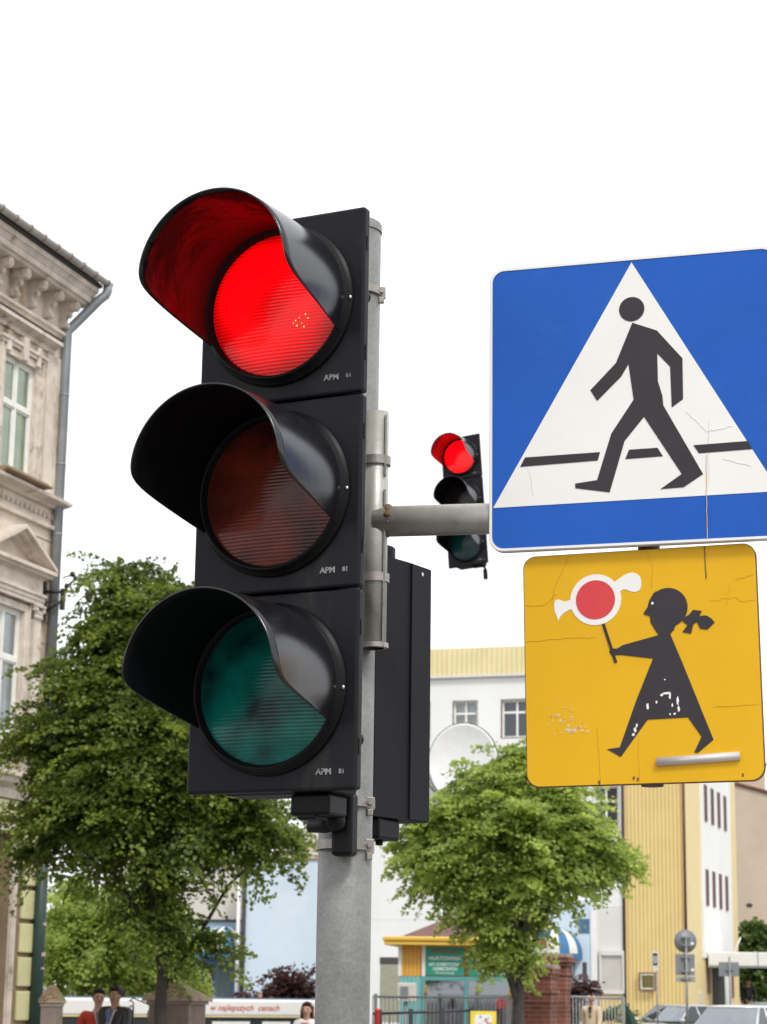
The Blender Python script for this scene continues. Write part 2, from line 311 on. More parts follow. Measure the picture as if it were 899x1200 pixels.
# ================================================================ near traffic light
def traffic_light(loc, rz, label, near=True):
    W, H = .374, .3925
    t = thing('traffic_light', loc, rz, label, 'traffic light', None)
    for i, (ln, vz) in enumerate((('green', 0), ('amber', 1), ('red', 2))):
        z0 = i*H; zc = z0+H*.5+.006; g_ = .0022
        b = MB(); b.cbox(-W/2, W/2, 0, .026, z0+g_, z0+H-g_, .006, 3)
        b.cbox(-W/2+.02, W/2-.02, .022, .034, z0+.004, z0+H-.004, .003)
        b.cbox(-W/2+.06, W/2-.06, .030, .135, z0+.0005, z0+H-.0005, .012)
        mod = b.build('signal_module', M['plastic'], t)
        # hinge slots on the door edge
        s = MB()
        for q in (.07, .30): s.box(W/2-.001, W/2+.0015, .010, .017, z0+q, z0+q+.03)
        s.build('hinge_slot', M['bezel'], mod)
        b = MB(); c = (-.004, 0, zc)
        b.lathe([(.1700, .004), (.1700, -.007), (.168, -.010), (.163, -.011), (.161, -.026), (.1585, -.028), (.1555, -.027), (.153, -.024), (.1505, -.014), (.1488, -.012), (.1488, .002)], c, 'y', 72)
        b.build('bezel', M['bezel'], mod)
        b = MB(); rl = .1490; prof = [(rl*k/14, -.012-.016*(1-(k/14)**2)) for k in range(15)][::-1]
        b.lathe(prof, c, 'y', 72)
        lens = b.build('lens', M[ln if near else ln+'_far'], mod)
        if ln == 'red' and near:
            q = MB()
            for (gx, gz_) in ((.052, -.045), (.060, -.040), (.055, -.056), (.066, -.052), (.071, -.060), (.080, -.043), (.047, -.050), (.074, -.034)):
                rr = random.uniform(.0009, .0022); q.ball((c[0]+gx, -.0265, zc+gz_), (rr, .001, rr), 6, 4)
            q.build('lamp_glint', M['glint'], lens)
        # visor: a tube cut away below, its cut running back and down to the ring
        L = .274; n = 88; cA, cB = math.cos(R_(94)), math.cos(R_(118))
        def Lf(a):     # a = angle from the top in degrees; the cut is a flat plane with a softened front corner
            z = math.cos(R_(a)); u = (z-cB)/(cA-cB)
            if u <= 0: return 0.
            k_ = 7.0; v = min(u, 1e3); return L*(1-(1/(1+v**k_))**(1/k_)*(1-0)) if False else L*min(1, v/((1+v**k_)**(1/k_)))
        A = [-118+236*k/n for k in range(n+1)]; S = 12; vs = []; fs = []
        for side in (0, 1):
            for a in A:
                for j in range(S+1):
                    f_ = j/S; d_ = Lf(a)*f_; r_ = .1595+.004*f_ - (.0032 if side else 0)
                    tp = .010*f_   # slight droop of the tube
                    vs.append((c[0]+r_*math.sin(R_(a)), -.008-d_, zc+r_*math.cos(R_(a))-tp*d_/L))
        NN = (n+1)*(S+1)
        for side in (0, 1):
            for k_ in range(n):
                for j in range(S):
                    p = side*NN+k_*(S+1)+j; fs.append((p, p+1, p+S+2, p+S+1) if side == 0 else (p, p+S+1, p+S+2, p+1))
        for k_ in range(n):
            p = k_*(S+1)+S; fs.append((p, p+NN, p+NN+S+1, p+S+1))
        for e in (0, n):
            for j in range(S):
                p = e*(S+1)+j; fs.append((p, p+1, p+1+NN, p+NN))
        b = MB(); b.add(vs, fs, True); vi = b.build('visor', M['visor'], mod, recalc=False); vi.data.materials.append(M['visor_in' if ln == 'red' else 'visor_in_dark'])
        for q_ in range(n*S, 2*n*S): vi.data.polygons[q_].material_index = 1
        # fixing screws
        b = MB()
        for sx in (-1, 1): b.ball((c[0]+sx*.1665, -.012, zc-.006), (.0042, .003, .0042), 8, 6)
        b.build('screw', M['steel'], mod)
        b = MB(); zt = z0+.032
        text_poly('APM', .0165, W/2-.086, zt, -.0008, b, width=.033, shear=.0, bold=.0003)
        text_poly('81', .013, W/2-.036, zt+.001, -.0008, b, width=.010, bold=.0002)
        b.build('lettering', M['letter'], mod)
    return t
lp = at(419.5, 926, 3.97); ex, ey = rot2(26)
lloc = lp - ex*.192
tl = traffic_light(lloc, R_(-26), 'large near traffic light with red lit, dark amber and green lenses under black visors')
b = MB(); b.cbox(.03, .115, .03, .11, -.042, .0, .006); b.cbox(.045, .085, .03, .085, -.050, -.038, .004); b.build('cable_gland', M['bezel'], tl)
b = MB()
for zz in (.12, 1.05): b.tube([(.07, .12, zz), (.1, .19, zz)], .012, 8)
b.build('mounting_arm', M['plastic'], tl)
b = MB()   # elbow and foot of the lower bracket, black casting held to the pole by both straps
p0 = at(398, 966, 4.17)-lloc; loc = Matrix.Rotation(R_(26), 3, 'Z') @ p0
b.cbox(loc.x-.017, loc.x+.028, loc.y-.006, loc.y+.03, loc.z-.062, loc.z+.062, .008); b.build('bracket_foot', M['bezel'], tl)
b = MB(); b.tube([(loc.x-.06, loc.y-.01, loc.z-.004), (loc.x-.02, loc.y-.022, loc.z-.004), (loc.x+.006, loc.y-.03, loc.z+.006)], [.012, .015, .019], 14); b.ball((loc.x+.006, loc.y-.03, loc.z+.004), .020, 14, 10); b.build('bracket_elbow', M['darkbox'], tl)
# ================================================================ second signal head behind the pole, seen from the side
q0 = at(478, 961, 4.45); s1, s2 = rot2(31)     # s2 runs away along its flank
ps = thing('pedestrian_signal', q0, R_(-31), 'tall narrow dark signal box behind the pole seen from its back edge', 'signal box')
b = MB(); hh = .555
b.prism([(-.012, -.12), (0, 0), (0, .085), (-.13, .085), (-.16, .02), (-.16, -.12)], 0, hh, 'z'); b.build('casing', M['darkbox'], ps)
b = MB(); pl = [(.002, .0), (.086, .0), (.086, hh-.002), (.002, hh-.002)]
vs = []; N = 20; hc = (.045, hh-.018); rr = .006
ringp = [(hc[0]+rr*.8*math.cos(2*math.pi*k/N), hc[1]+rr*math.sin(2*math.pi*k/N)) for k in range(N)]
b.box(.0, .004, .002, .084, .002, hh-.002); b.build('cover_sheet', M['darkbox'], ps)
b = MB(); b.tube([(.0035, hc[0], hc[1]), (.0050, hc[0], hc[1])], .0042, 12); b.build('sky_hole_disc', M['steel'], ps)  # bright disc painting the sky that shows through a hole in the sheet
b = MB(); b.lathe([(0, .03), (.026, .03), (.031, .026), (.031, 0)], (-.045, -.05, hh), n=24); b.build('top_plug', M['darkbox'], ps)
b = MB(); b.cbox(-.09, -.012, -.10, -.01, -.045, .0, .006); b.tube([(-.04, -.05, -.055), (-.04, -.05, -.04)], .008, 10); b.build('bottom_bracket', M['bezel'], ps)
b = MB()
for zc in (.14, .40):
    b.lathe([(.105, 0), (.105, -.0)], (0, 0, 0))
b = MB()
for zc in (.145, .41):
    b = MB()
    for k_ in range(16):
        a0, a1 = R_(-20+220*k_/16), R_(-20+220*(k_+1)/16)
        rr = .1; vs = [(-.16, -.02+rr*math.cos(a0)*.95, zc+rr*math.sin(a0)), (-.16, -.02+rr*math.cos(a1)*.95, zc+rr*math.sin(a1)), (-.34, -.02+rr*math.cos(a1)*.95, zc+rr*math.sin(a1)), (-.34, -.02+rr*math.cos(a0)*.95, zc+rr*math.sin(a0))]
        b.add(vs, [(0, 1, 2, 3)], True)
    b.build('visor', M['visor'], ps)
# ================================================================ bracket: upright tube strapped to the pole and the arm that holds the signs
bt = at(443, 484, 4.20); bb = at(443, 760, 4.20); axx = (bt.x+bb.x)/2-.006
br = thing('sign_bracket', (axx, 4.20, bb.z), 0, 'short grey upright strapped to the pole with welded arm to the signs', 'sign bracket')
Hb = bt.z-bb.z
b = MB(); ro, ri = .026, .0225
b.lathe([(ri, 0), (ro, 0), (ro, Hb), (ri, Hb), (ri, Hb-.05)], n=32); b.lathe([(ri, Hb-.05), (0, Hb-.05)], n=32); b.build('upright', M['tube'], br)
b = MB(); b.box(.0175, .0215, -.0245, -.013, .0, Hb*.66); b.box(.0175, .0215, -.0245, -.013, Hb*.72, Hb*.98); b.build('seam_strip', M['galv'], br)
for yy in (541, 678): strap(at(443, yy, 4.2).z-bb.z, .018, ro, br, ear=False)
strap(at(443, 757, 4.2).z-bb.z, .010, ro, br, ear=False)
az = at(460, 611, 4.19).z-bb.z+.001; ad_, _ = rot2(10.5); al = .62
b = MB(); b.tube([(0, 0, az), (ad_.x*al, ad_.y*al, az)], .0318, 32); b.build('arm', M['tube'], br)
b = MB()
for k_ in range(26):
    a_ = 2*math.pi*k_/26; q_ = random.uniform(.35, 1.15)*(1.2 if math.sin(a_) > -.2 else .6); b.ball((ad_.x*.026, ad_.y*.026+.032*math.cos(a_)*.98, az+.032*math.sin(a_)), (.007*q_, .0045*q_, .0050*q_), 6, 5)
b.build('weld', M['rust'], br)
# ================================================================ signs
s1, s2 = rot2(17)
O1 = at(740, 470, 4.035)
POST_TOP, POST_BOT = .31, -.765
sp = thing('sign_post', (O1 + s2*.064 + s1*.02), R_(-17), 'short vertical mounting tube hidden behind the crossing and lollipop signs', 'mounting tube')
b = MB(); b.tube([(0, 0, POST_BOT), (0, 0, .28)], .022, 20); b.build('tube', M['rail_rust'], sp)
for zz in (.15, -.15, -.40, -.68):
    b = MB(); b.cbox(-.05, .05, -.044, -.022, zz-.013, zz+.013, .002); b.build('clamp', M['galv'], sp)
def ring_prism(outer, inner, y0, y1, mb):
    n = len(outer); mk = lambda P, y: [(p[0], y, p[1]) for p in P]
    mb.add(mk(outer, y0)+mk(inner, y0)+mk(outer, y1)+mk(inner, y1), [(i, (i+1) % n, n+(i+1) % n, n+i) for i in range(n)] + [(i, 2*n+i, 2*n+(i+1) % n, (i+1) % n) for i in range(n)] + [(n+i, n+(i+1) % n, 3*n+(i+1) % n, 3*n+i) for i in range(n)])
cs = thing('crossing_sign', O1, R_(-17), 'blue square pedestrian crossing sign with white triangle and walking figure', 'road sign')
X0, X1, Z0, Z1 = -.2935, .2965, -.297, .304
b = MB(); b.prism(rrect(X0, X1, Z0, Z1, .030), .0, .014); b.build('panel', M['alu'], cs)
b = MB(); ring_prism(rrect(X0+.0015, X1-.0015, Z0+.0015, Z1-.0015, .029), rrect(X0+.0065, X1-.0065, Z0+.0065, Z1-.0065, .025), -.0025, .0005, b); b.build('rim', M['white_film'], cs)
b = MB(); b.prism(rrect(X0+.0066, X1-.0066, Z0+.0066, Z1-.0066, .025), -.0012, .0008); b.build('face', M['blue'], cs)
b = MB(); b.prism([(.0044, .3005-.008), (-.2845, -.2055), (.288, -.2025)], -.0022, -.0008); b.build('triangle', M['white_film'], cs)
BODY = [(.0045,.1636),(.0542,.1432),(.1046,.081),(.1043,-.0037),(.0814,-.0195),(.0796,.0653),(.0541,.095),(.0545,.0368),(.0631,.0059),(.0647,-.0143),(.141,-.1597),(.1022,-.1843),(.0561,-.1856),(.0989,-.1572),(.0254,-.0351),(-.0144,-.0826),(-.0456,-.1865),(-.1149,-.174),(-.1155,-.1646),(-.0708,-.1599),(-.041,-.0655),(.005,.0019),(-.0045,.077),(-.0193,.0523),(-.0692,.0044),(-.0829,.0277),(-.0301,.081)]
b = MB(); b.prism(BODY, -.0032, -.0018); b.prism(circ(.0036, .1925, .0258), -.0032, -.0018); b.build('walking_figure', M['black_film'], cs)
b = MB()
for P in ([(-.2182,-.1042),(-.0643,-.1025),(-.0691,-.1195),(-.2283,-.1231)], [(-.0055,-.1012),(.0516,-.1008),(.0623,-.1187),(-.0135,-.12)], [(.123,-.1),(.2298,-.0982),(.2382,-.1151),(.1336,-.1171)]): b.prism(P, -.0032, -.0018)
b.build('crossing_line', M['black_film'], cs)
def cracks(lines, wd, y, mb):
    for L_ in lines:
        for (a, c) in zip(L_[:-1], L_[1:]):
            d = Vector((c[0]-a[0], c[1]-a[1])).normalized(); nrm = Vector((-d.y, d.x))*wd
            mb.prism([(a[0]-nrm.x, a[1]-nrm.y), (c[0]-nrm.x, c[1]-nrm.y), (c[0]+nrm.x, c[1]+nrm.y), (a[0]+nrm.x, a[1]+nrm.y)], y, y+.0006)
def wig(pts, k_=9, amp=.0022):
    out_ = []
    for a, c in zip(pts[:-1], pts[1:]):
        for i in range(k_): t_ = i/k_; out_.append((a[0]+(c[0]-a[0])*t_+random.uniform(-amp, amp)*.6, a[1]+(c[1]-a[1])*t_+random.uniform(-amp, amp)))
    return out_+[pts[-1]]
b = MB(); cracks([wig([(.155, -.05), (.152, -.12), (.152, -.18)], 9, .002), wig([(.152, -.075), (.20, -.066)], 7, .002), wig([(.11, -.03), (.15, -.075)], 7, .002), wig([(.18, -.13), (.235, -.15)], 7, .002), wig([(-.210, -.13), (-.20, -.185)], 7, .002)], .00025, -.0030, b); b.build('crack', M['crack_grey'], cs)
b = MB(); cracks([wig([(.149, -.12), (.1475, -.19), (.1465, -.29)], 9, .0012)], .0006, -.0040, b); b.build('glue_drip', M['scuff'], cs)
O2 = at(751, 780, 4.05)
ag = thing('lollipop_sign', O2, R_(-17), 'yellow square sign of a black girl silhouette holding a red lollipop disc', 'road sign')
ag.rotation_euler = (0, R_(-.9), R_(-17))
h = .2315
b = MB(); b.prism(rrect(-h-.001, h+.001, -h, h, .026), .0, .012); b.build('panel', M['rust'], ag)
b = MB(); b.prism(rrect(-h+.0008, h-.0008, -h+.0018, h-.0012, .025), -.0012, .0008); b.build('face', M['yellow_film'], ag)
dx, dz = -.0017, 0
sh = lambda P: [(p[0]+dx+p[1]*.012, p[1]+dz) for p in P]
b = MB(); b.prism(sh(circ(-.0858, .1357, .0512)), -.0022, -.0008)
b.prism(sh([(-.0493,.1667),(-.042,.173),(-.035,.1776),(-.028,.182),(-.0207,.1849),(-.011,.1862),(-.0037,.1836),(.004,.177),(.0057,.1672),(.0056,.158),(.0026,.1502),(-.004,.147),(-.0098,.1468),(-.017,.149),(-.0239,.1525),(-.031,.153),(-.0381,.1491),(-.0553,.1355)]), -.00215, -.0008)
b.prism(sh([(-.1239,.1383),(-.1342,.1387),(-.1469,.1352),(-.155,.138),(-.1612,.1404),(-.167,.139),(-.1694,.1344),(-.1697,.126),(-.1689,.1172),(-.1615,.0974),(-.157,.106),(-.1499,.1124),(-.1420,.117),(-.1326,.1198),(-.1211,.121)]), -.00215, -.0008)
b.build('lollipop_disc', M['white_film'], ag)
b = MB(); b.prism(sh(circ(-.0861, .1356, .0393)), -.0030, -.0018); b.build('red_disc', M['red_film'], ag)
b = MB()
b.prism(sh([(-.074,.0861),(-.0683,.087),(-.0443,.0087),(-.05,.0072)]), -.0030, -.0009)
b.prism(sh(circ(.0571, .1120, .0392)), -.0026, -.0009)
b.prism(sh([(.0352,.146),(.0295,.1417),(.022,.1284),(.0179,.1155),(.0099,.1045),(.0109,.1005),(.0221,.0972),(.023,.0842),(.0312,.0698),(.0383,.0583),(.0607,.0574),(.075,.08),(.0627,.1109)]), -.0028, -.0009)
b.prism(sh([(.0383,.0583),(-.0326,.0422),(-.044,.0358),(-.0564,.0362),(-.0599,.0307),(-.0566,.0232),(-.0351,.0225),(.0264,.0126),(-.0071,-.0662),(-.0418,-.1586),(-.067,-.1614),(-.0403,-.1774),(.0135,-.1067),(.092,-.1053),(.1175,-.1437),(.1027,-.1735),(.1098,-.1747),(.1403,-.1502),(.083,.0036),(.0607,.0603),(.0703,.0684),(.0397,.0723)]), -.0024, -.0009)
b.prism(sh([(.0879,.0902),(.0986,.0954),(.1071,.1047),(.1236,.1018),(.119,.0918),(.129,.0926),(.1345,.0913),(.1426,.0853),(.1485,.0778),(.1339,.0644),(.1202,.0666),(.1133,.0808),(.1065,.0755),(.1017,.0577),(.0852,.0622),(.0954,.0748),(.0856,.083)]), -.0027, -.0009)
b.build('girl_silhouette', M['black_film'], ag)
b = MB(); b.prism(sh(circ(.0275, .1219, .0027, 12)), -.0036, -.0026); b.build('eye', M['white_film'], ag)
b = MB()
def blot(cx, cz, rx, rz, y=-.0031, n=11):
    b.prism([(cx+rx*random.uniform(.45, 1.1)*math.cos(2*math.pi*k_/n), cz+rz*random.uniform(.45, 1.1)*math.sin(2*math.pi*k_/n)) for k_ in range(n)], y, y+.0006)
for cx, cz, rx, rz in ((.012,-.082,.003,.009), (.049,-.0565,.008,.003), (.056,-.062,.003,.008), (.070,-.072,.003,.010), (.072,-.088,.003,.008), (.040,-.060,.004,.003), (-.014,-.126,.004,.006), (-.018,-.135,.004,.004), (-.011,-.117,.0025,.005), (.055,-.098,.002,.004), (.029,-.074,.002,.004), (.047,-.030,.002,.002), (.060,-.080,.002,.006), (.064,-.098,.003,.003)): blot(cx, cz, rx, rz)
b.build('paint_chip', M['white_film'], ag)
b = MB()
for k_ in range(34): blot(random.uniform(-.190, -.112), -.066-random.random()**.6*.062, random.uniform(.001, .004), random.uniform(.001, .004), -.0018, 7)
for k_ in range(9): blot(-.150+k_*.0052, -.127+random.uniform(0, .011), .006, .004, -.0018, 8)
b.build('sticker_residue', M['scuff'], ag)
b = MB(); cracks([wig([(-.228, .131), (-.19, .131), (-.165, .150)]), wig([(-.228, .058), (-.14, .062), (-.09, .06)]), wig([(.14, .12), (.19, .126), (.20, .115), (.226, .118)]), wig([(.19, .16), (.226, .168)]), wig([(.14, -.088), (.226, -.084)]), wig([(-.085, -.225), (-.09, -.12)]), wig([(-.010, -.226), (-.008, -.14)]), wig([(.02, .228), (.03, .19), (.025, .15)]), wig([(-.14, .225), (-.17, .16), (-.175, .13)]), wig([(.18, .15), (.172, .11)])], .0002, -.0019, b); b.build('crack', M['crack'], ag)
b = MB(); cracks([wig([(.133, .230), (.134, .165)], 6, .0008)], .0011, -.0021, b)
for cx, cz in ((-.088, -.225), (-.02, -.219), (-.012, -.222), (.19, -.219)): blot(cx, cz, .003, .005, -.0019)
b.build('rust_stain', M['rust'], ag)
b = MB(); n = 14; P = [(-.0068*math.cos(math.pi*k_/n)*1.35, -.011*math.sin(math.pi*k_/n)) for k_ in range(n+1)]
vs = [(.0265, p[1]-.001, -.190+p[0]) for p in P]+[(.186, p[1]-.001, -.1835+p[0]) for p in P]
b.add(vs, [(k_, k_+1, n+2+k_, n+1+k_) for k_ in range(n)]+[tuple(range(n+1)), tuple(range(n+1, 2*n+2))[::-1], (0, n+1, 2*n+1, n)], True)
b.build('batten', M['steel_white'] if 'steel_white' in M else mat('pale_metal_strip', (.6, .56, .56), .3, .3, .1, 20), ag)
# ================================================================ far traffic light and the gantry arm it hangs from
fp = at(572, 661, 17.75)
tf = traffic_light(fp - ex*.189, R_(-26), 'small distant traffic light with red lit, hanging high beside the blue sign', near=False)
b = MB(); b.cbox(.02, .1, .03, .10, -.012, .0, .004); b.tube([(.11, .07, .0), (.13, .07, -.03), (.13, .07, -.10)], .012, 8); b.cbox(.115, .15, .05, .075, -.13, -.04, .004); b.build('bracket', M['bezel'], tf)
gy = 17.95; gt = thing('signal_gantry', (5.2, gy, 0), 0, 'grey gantry mast whose arm carries the distant traffic light behind the sign', 'gantry')
za = at(567, 614, gy).z
tf.rotation_euler = (0, R_(-4.3), R_(-26))
b = MB(); b.tube([(0, 0, 0), (0, 0, za+.15)], [.11, .08], 20); b.build('mast', M['galv'], gt)
b = MB(); b.tube([(-4.42, -.18, za), (0, 0, za)], .038, 14); b.build('arm', M['galv'], gt)
# ================================================================ walls with openings
def wall_grid(mb, us, zs, is_open, mp, depth):
    "front faces on the plane w = 0 and reveals going in to w = depth; mp(u, z, w) -> xyz"
    for i in range(len(us)-1):
        for j in range(len(zs)-1):
            if is_open(i, j): continue
            u0, u1, z0, z1 = us[i], us[i+1], zs[j], zs[j+1]
            mb.add([mp(u0, z0, 0), mp(u1, z0, 0), mp(u1, z1, 0), mp(u0, z1, 0)], [(0, 1, 2, 3)])
            for di, dj, e in ((-1, 0, ((u0, z0), (u0, z1))), (1, 0, ((u1, z0), (u1, z1))), (0, -1, ((u0, z0), (u1, z0))), (0, 1, ((u0, z1), (u1, z1)))):
                a, c = i+di, j+dj
                if 0 <= a < len(us)-1 and 0 <= c < len(zs)-1 and is_open(a, c):
                    (p, q), (r, s) = e; mb.add([mp(p, q, 0), mp(r, s, 0), mp(r, s, depth), mp(p, q, depth)], [(0, 1, 2, 3)])
M['plaster'] = mat('weathered_plaster', (.64, .56, .47), .9, 0, .2, 1.6, .6, 25, col2=(.36, .26, .16), thr=.53, streak=.35)
M['plaster2'] = mat('pale_plaster_trim', (.64, .56, .48), .85, 0, .24, 3.0, .5, 35, col2=(.24, .18, .13), thr=.56, streak=.8)
M['plaster_low'] = mat('yellow_green_plaster', (.60, .57, .30), .85, 0, .12, 1.5, .3, 30, col2=(.33, .28, .17), thr=.6)
M['plaster_groove'] = mat('brown_band_plaster', (.26, .19, .12), .9, 0, .2, 4, .3, 30)
M['oldwhite'] = mat('old_white_window_paint', (.80, .79, .74), .55, 0, .08, 5)
M['zinc'] = mat('zinc_downpipe', (.25, .27, .28), .5, .35, .15, 3, .1, 20, col2=(.34, .35, .35), thr=.6, streak=.3)
M['greenpipe'] = mat('dark_green_paint', (.018, .045, .036), .5, 0, .2, 6)
M['tile'] = mat('old_roof_tile', (.34, .28, .22), .85, 0, .25, 3, .3, 20)
M['iron'] = mat('wrought_iron', (.035, .03, .03), .6, .3, .3, 10)
M['brownpipe0'] = mat('rusty_hook', (.22, .12, .08), .8, 0, .2, 5)
M['glass'] = glass('window_glass', refl=.06); M['glassdark'] = glass('dark_glass', (.35, .4, .42), .2)
M['curtain'] = mat('pale_curtain', (.80, .84, .56), .9, 0, .25, 2.2, .3, 12)
M['curtain2'] = mat('net_curtain', (.74, .73, .68), .9, 0, .2, 3, .3, 14)
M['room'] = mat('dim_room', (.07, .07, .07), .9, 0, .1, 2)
# ---------------------------------------------------------------- tenement on the left: local x points out over the street, local y runs away along it
TG = 19; tc_ = at(55, 800, 34); tc_.z = 0
tn = thing('tenement', tc_, R_(-TG), 'weathered beige tenement with carved cornice, pediment window and grey downpipe', 'building')
BAYS = [-1.50, -4.10, -6.70, -9.30]; hw = .53; YL = -11.0
us = [YL]+sorted([q for b_ in BAYS for q in (b_-hw, b_+hw)])+[0.0]
wins = [(5.55, 7.55), (9.70, 11.60)]
zs = [4.85, 5.55, 7.55, 9.70, 11.60, 13.6]
mp = lambda u, z, w_: (-w_, u, z)
b = MB(); wall_grid(b, us, zs, lambda i, j: i % 2 == 1 and j in (1, 3), mp, .22)
b.add([(0, 0, 4.85), (0, 0, 13.6), (-9, 0, 13.6), (-9, 0, 4.85)], [(0, 1, 2, 3)]); b.add([(-9, 0, 0), (-9, YL, 0), (-9, YL, 13.6), (-9, 0, 13.6)], [(0, 1, 2, 3)]); b.add([(0, YL, 0), (0, YL, 13.6), (-9, YL, 13.6), (-9, YL, 0)], [(0, 1, 2, 3)])
b.build('wall', M['plaster'], tn, recalc=False)
b = MB(); gus = [YL]+sorted([q for b_ in BAYS for q in (b_-.62, b_+.62)])+[0.0]; gzs = [0, .9, 4.05, 4.85]
wall_grid(b, gus, gzs, lambda i, j: i % 2 == 1 and j == 1, mp, .25); b.add([(0, 0, 0), (0, 0, 4.85), (-9, 0, 4.85), (-9, 0, 0)], [(0, 1, 2, 3)])
b.build('ground_floor_wall', M['plaster_groove'], tn, recalc=False)
# rusticated blocks between the ground floor openings, the brown joints left between them
b = MB(); z = .12
while z < 4.6:
    z1 = z+.47
    for k_ in range(len(BAYS)):
        y0 = (BAYS[k_]+.72); y1 = (0 if k_ == 0 else BAYS[k_-1]-.72)
        if z < 4.0:
            ym = (y0+y1)/2; alt = int(z/.52) % 2
            if k_ == 0:
                b.cbox(.0, .055, y0+.24, y1-.03 if True else 0, z, z1-.02, .018)
            else: b.cbox(.0, .055, y0+.12, y1-.12, z, z1-.02, .018)
        else: b.cbox(.0, .045, y0-1.0 if k_ < 9 else y0, y1-.03-0.0, z, min(z1, 4.55)-.02, .018)
    z += .52
b.build('rusticated_blocks', M['plaster_low'], tn)
b = MB()
for b_ in BAYS:
    ring = [(b_-.62, .9), (b_-.62, 4.05), (b_+.62, 4.05), (b_+.62, .9)]
    b.box(.0, .07, b_-.74, b_-.62, .9, 4.17); b.box(.0, .07, b_+.62, b_+.74, .9, 4.17); b.box(.0, .068, b_-.618, b_+.618, 4.05, 4.168)
    b.box(.07, .1, b_-.68, b_-.64, .9, 4.1); b.box(.07, .1, b_+.64, b_+.68, .9, 4.1)
b.build('ground_window_surround', M['plaster2'], tn)
b = MB()
for b_ in BAYS: b.cbox(-.02, .16, b_-.85, b_+.85, .78, .9, .02); b.box(0, .05, b_-.7, b_+.7, .3, .78)
b.build('stone_sill', M['plaster2'], tn)
def window(par, yc, z0, z1, hw, x=-.14, curt=None, tr=.62, fr=None, name='window', pane=None, inner=.05):
    if x == -.14: x = -.055
    fm = fr or M['oldwhite']; f = MB(); t_ = .05
    f.box(x-.03, x+.03, yc-hw, yc-hw+t_, z0, z1); f.box(x-.03, x+.03, yc+hw-t_, yc+hw, z0, z1)
    f.box(x-.03, x+.03, yc-hw+t_, yc+hw-t_, z0, z0+t_); f.box(x-.03, x+.03, yc-hw+t_, yc+hw-t_, z1-t_, z1)
    zt = z0+(z1-z0)*tr; f.box(x-.03, x+.045, yc-hw+t_, yc+hw-t_, zt-.04, zt+.04)
    f.box(x-.025, x+.04, yc-.03, yc+.03, z0+t_, zt-.04); f.box(x-.025, x+.036, yc-.025, yc+.025, zt+.04, z1-t_)
    for (ya, yb) in ((yc-hw+t_, yc-.03), (yc+.03, yc+hw-t_)):
        for (za_, zb) in ((z0+t_, zt-.04), (zt+.04, z1-t_)):
            for bx in ((ya, ya+.035, za_, zb), (yb-.035, yb, za_, zb), (ya+.035, yb-.035, za_, za_+.03), (ya+.035, yb-.035, zb-.03, zb)): f.box(x-.02, x+.018, *bx)
    fo = f.build(name, fm, par)
    cx0 = .03 if curt is not M['room'] else .12
    p = MB(); p.add([(x-.005, yc-hw+.02, z0+.02), (x-.005, yc+hw-.02, z0+.02), (x-.005, yc+hw-.02, z1-.02), (x-.005, yc-hw+.02, z1-.02)], [(0, 1, 2, 3)]); p.build('pane', pane or M['glass'], fo, recalc=False)
    c = MB(); n = 18
    for q in range(n):
        ya = yc-hw+2*hw*q/n; yb = yc-hw+2*hw*(q+1)/n; xa = x-cx0-.012*math.sin(q*2.1); xb = x-cx0-.012*math.sin((q+1)*2.1)
        c.add([(xa, ya, z0), (xb, yb, z0), (xb, yb, z1), (xa, ya, z1)], [(0, 1, 2, 3)], True)
    c.build('curtain', curt or M['curtain2'], fo, recalc=False); return fo
for b_ in BAYS:
    window(tn, b_, 5.55, 7.55, hw, curt=M['curtain2'], tr=.60); window(tn, b_, 9.70, 11.60, hw, curt=M['curtain'], tr=.60)
    window(tn, b_, .95, 4.05, .62, x=-.18, curt=M['room'], tr=.7, fr=M['plaster_groove'])
def prof(mb, P, y0, y1, ends=True):    # extrude a profile (x, z) along y
    return mb.prism(P, y0, y1, 'y') if False else mb.add([(p[0], y0, p[1]) for p in P]+[(p[0], y1, p[1]) for p in P], [(i, (i+1) % len(P), len(P)+(i+1) % len(P), len(P)+i) for i in range(len(P))]+[tuple(range(len(P)))[::-1], tuple(range(len(P), 2*len(P)))])
# main cornice
b = MB()
prof(b, [(-.2, 13.02), (.34, 13.02), (.36, 13.06), (.42, 13.07), (.42, 13.17), (.44, 13.18), (.44, 13.20), (.48, 13.25), (.51, 13.26), (.52, 13.32), (.52, 13.345), (-.2, 13.43)], YL, .20)
b.build('crown_cornice', M['plaster2'], tn)
b = MB(); prof(b, [(.0, 12.36), (.05, 12.36), (.07, 12.40), (.12, 12.42), (.12, 12.46), (.08, 12.50), (.05, 12.52), (.0, 12.53)], YL, .06)
prof(b, [(.0, 12.02), (.06, 12.02), (.07, 12.08), (.20, 12.14), (.22, 12.14), (.22, 12.20), (.10, 12.26), (.0, 12.28)], YL, -.42)
b.build('frieze_moulding', M['plaster2'], tn)
M['darkboard'] = mat('dark_board', (.05, .045, .04), .8, 0, .2, 4)  # near-black colour shared by boards, pipes, ledges and seals
b = MB(); prof(b, [(.0, 12.28), (.035, 12.28), (.035, 12.36), (.0, 12.36)], YL, -.01); b.build('frieze_board', M['darkboard'], tn)
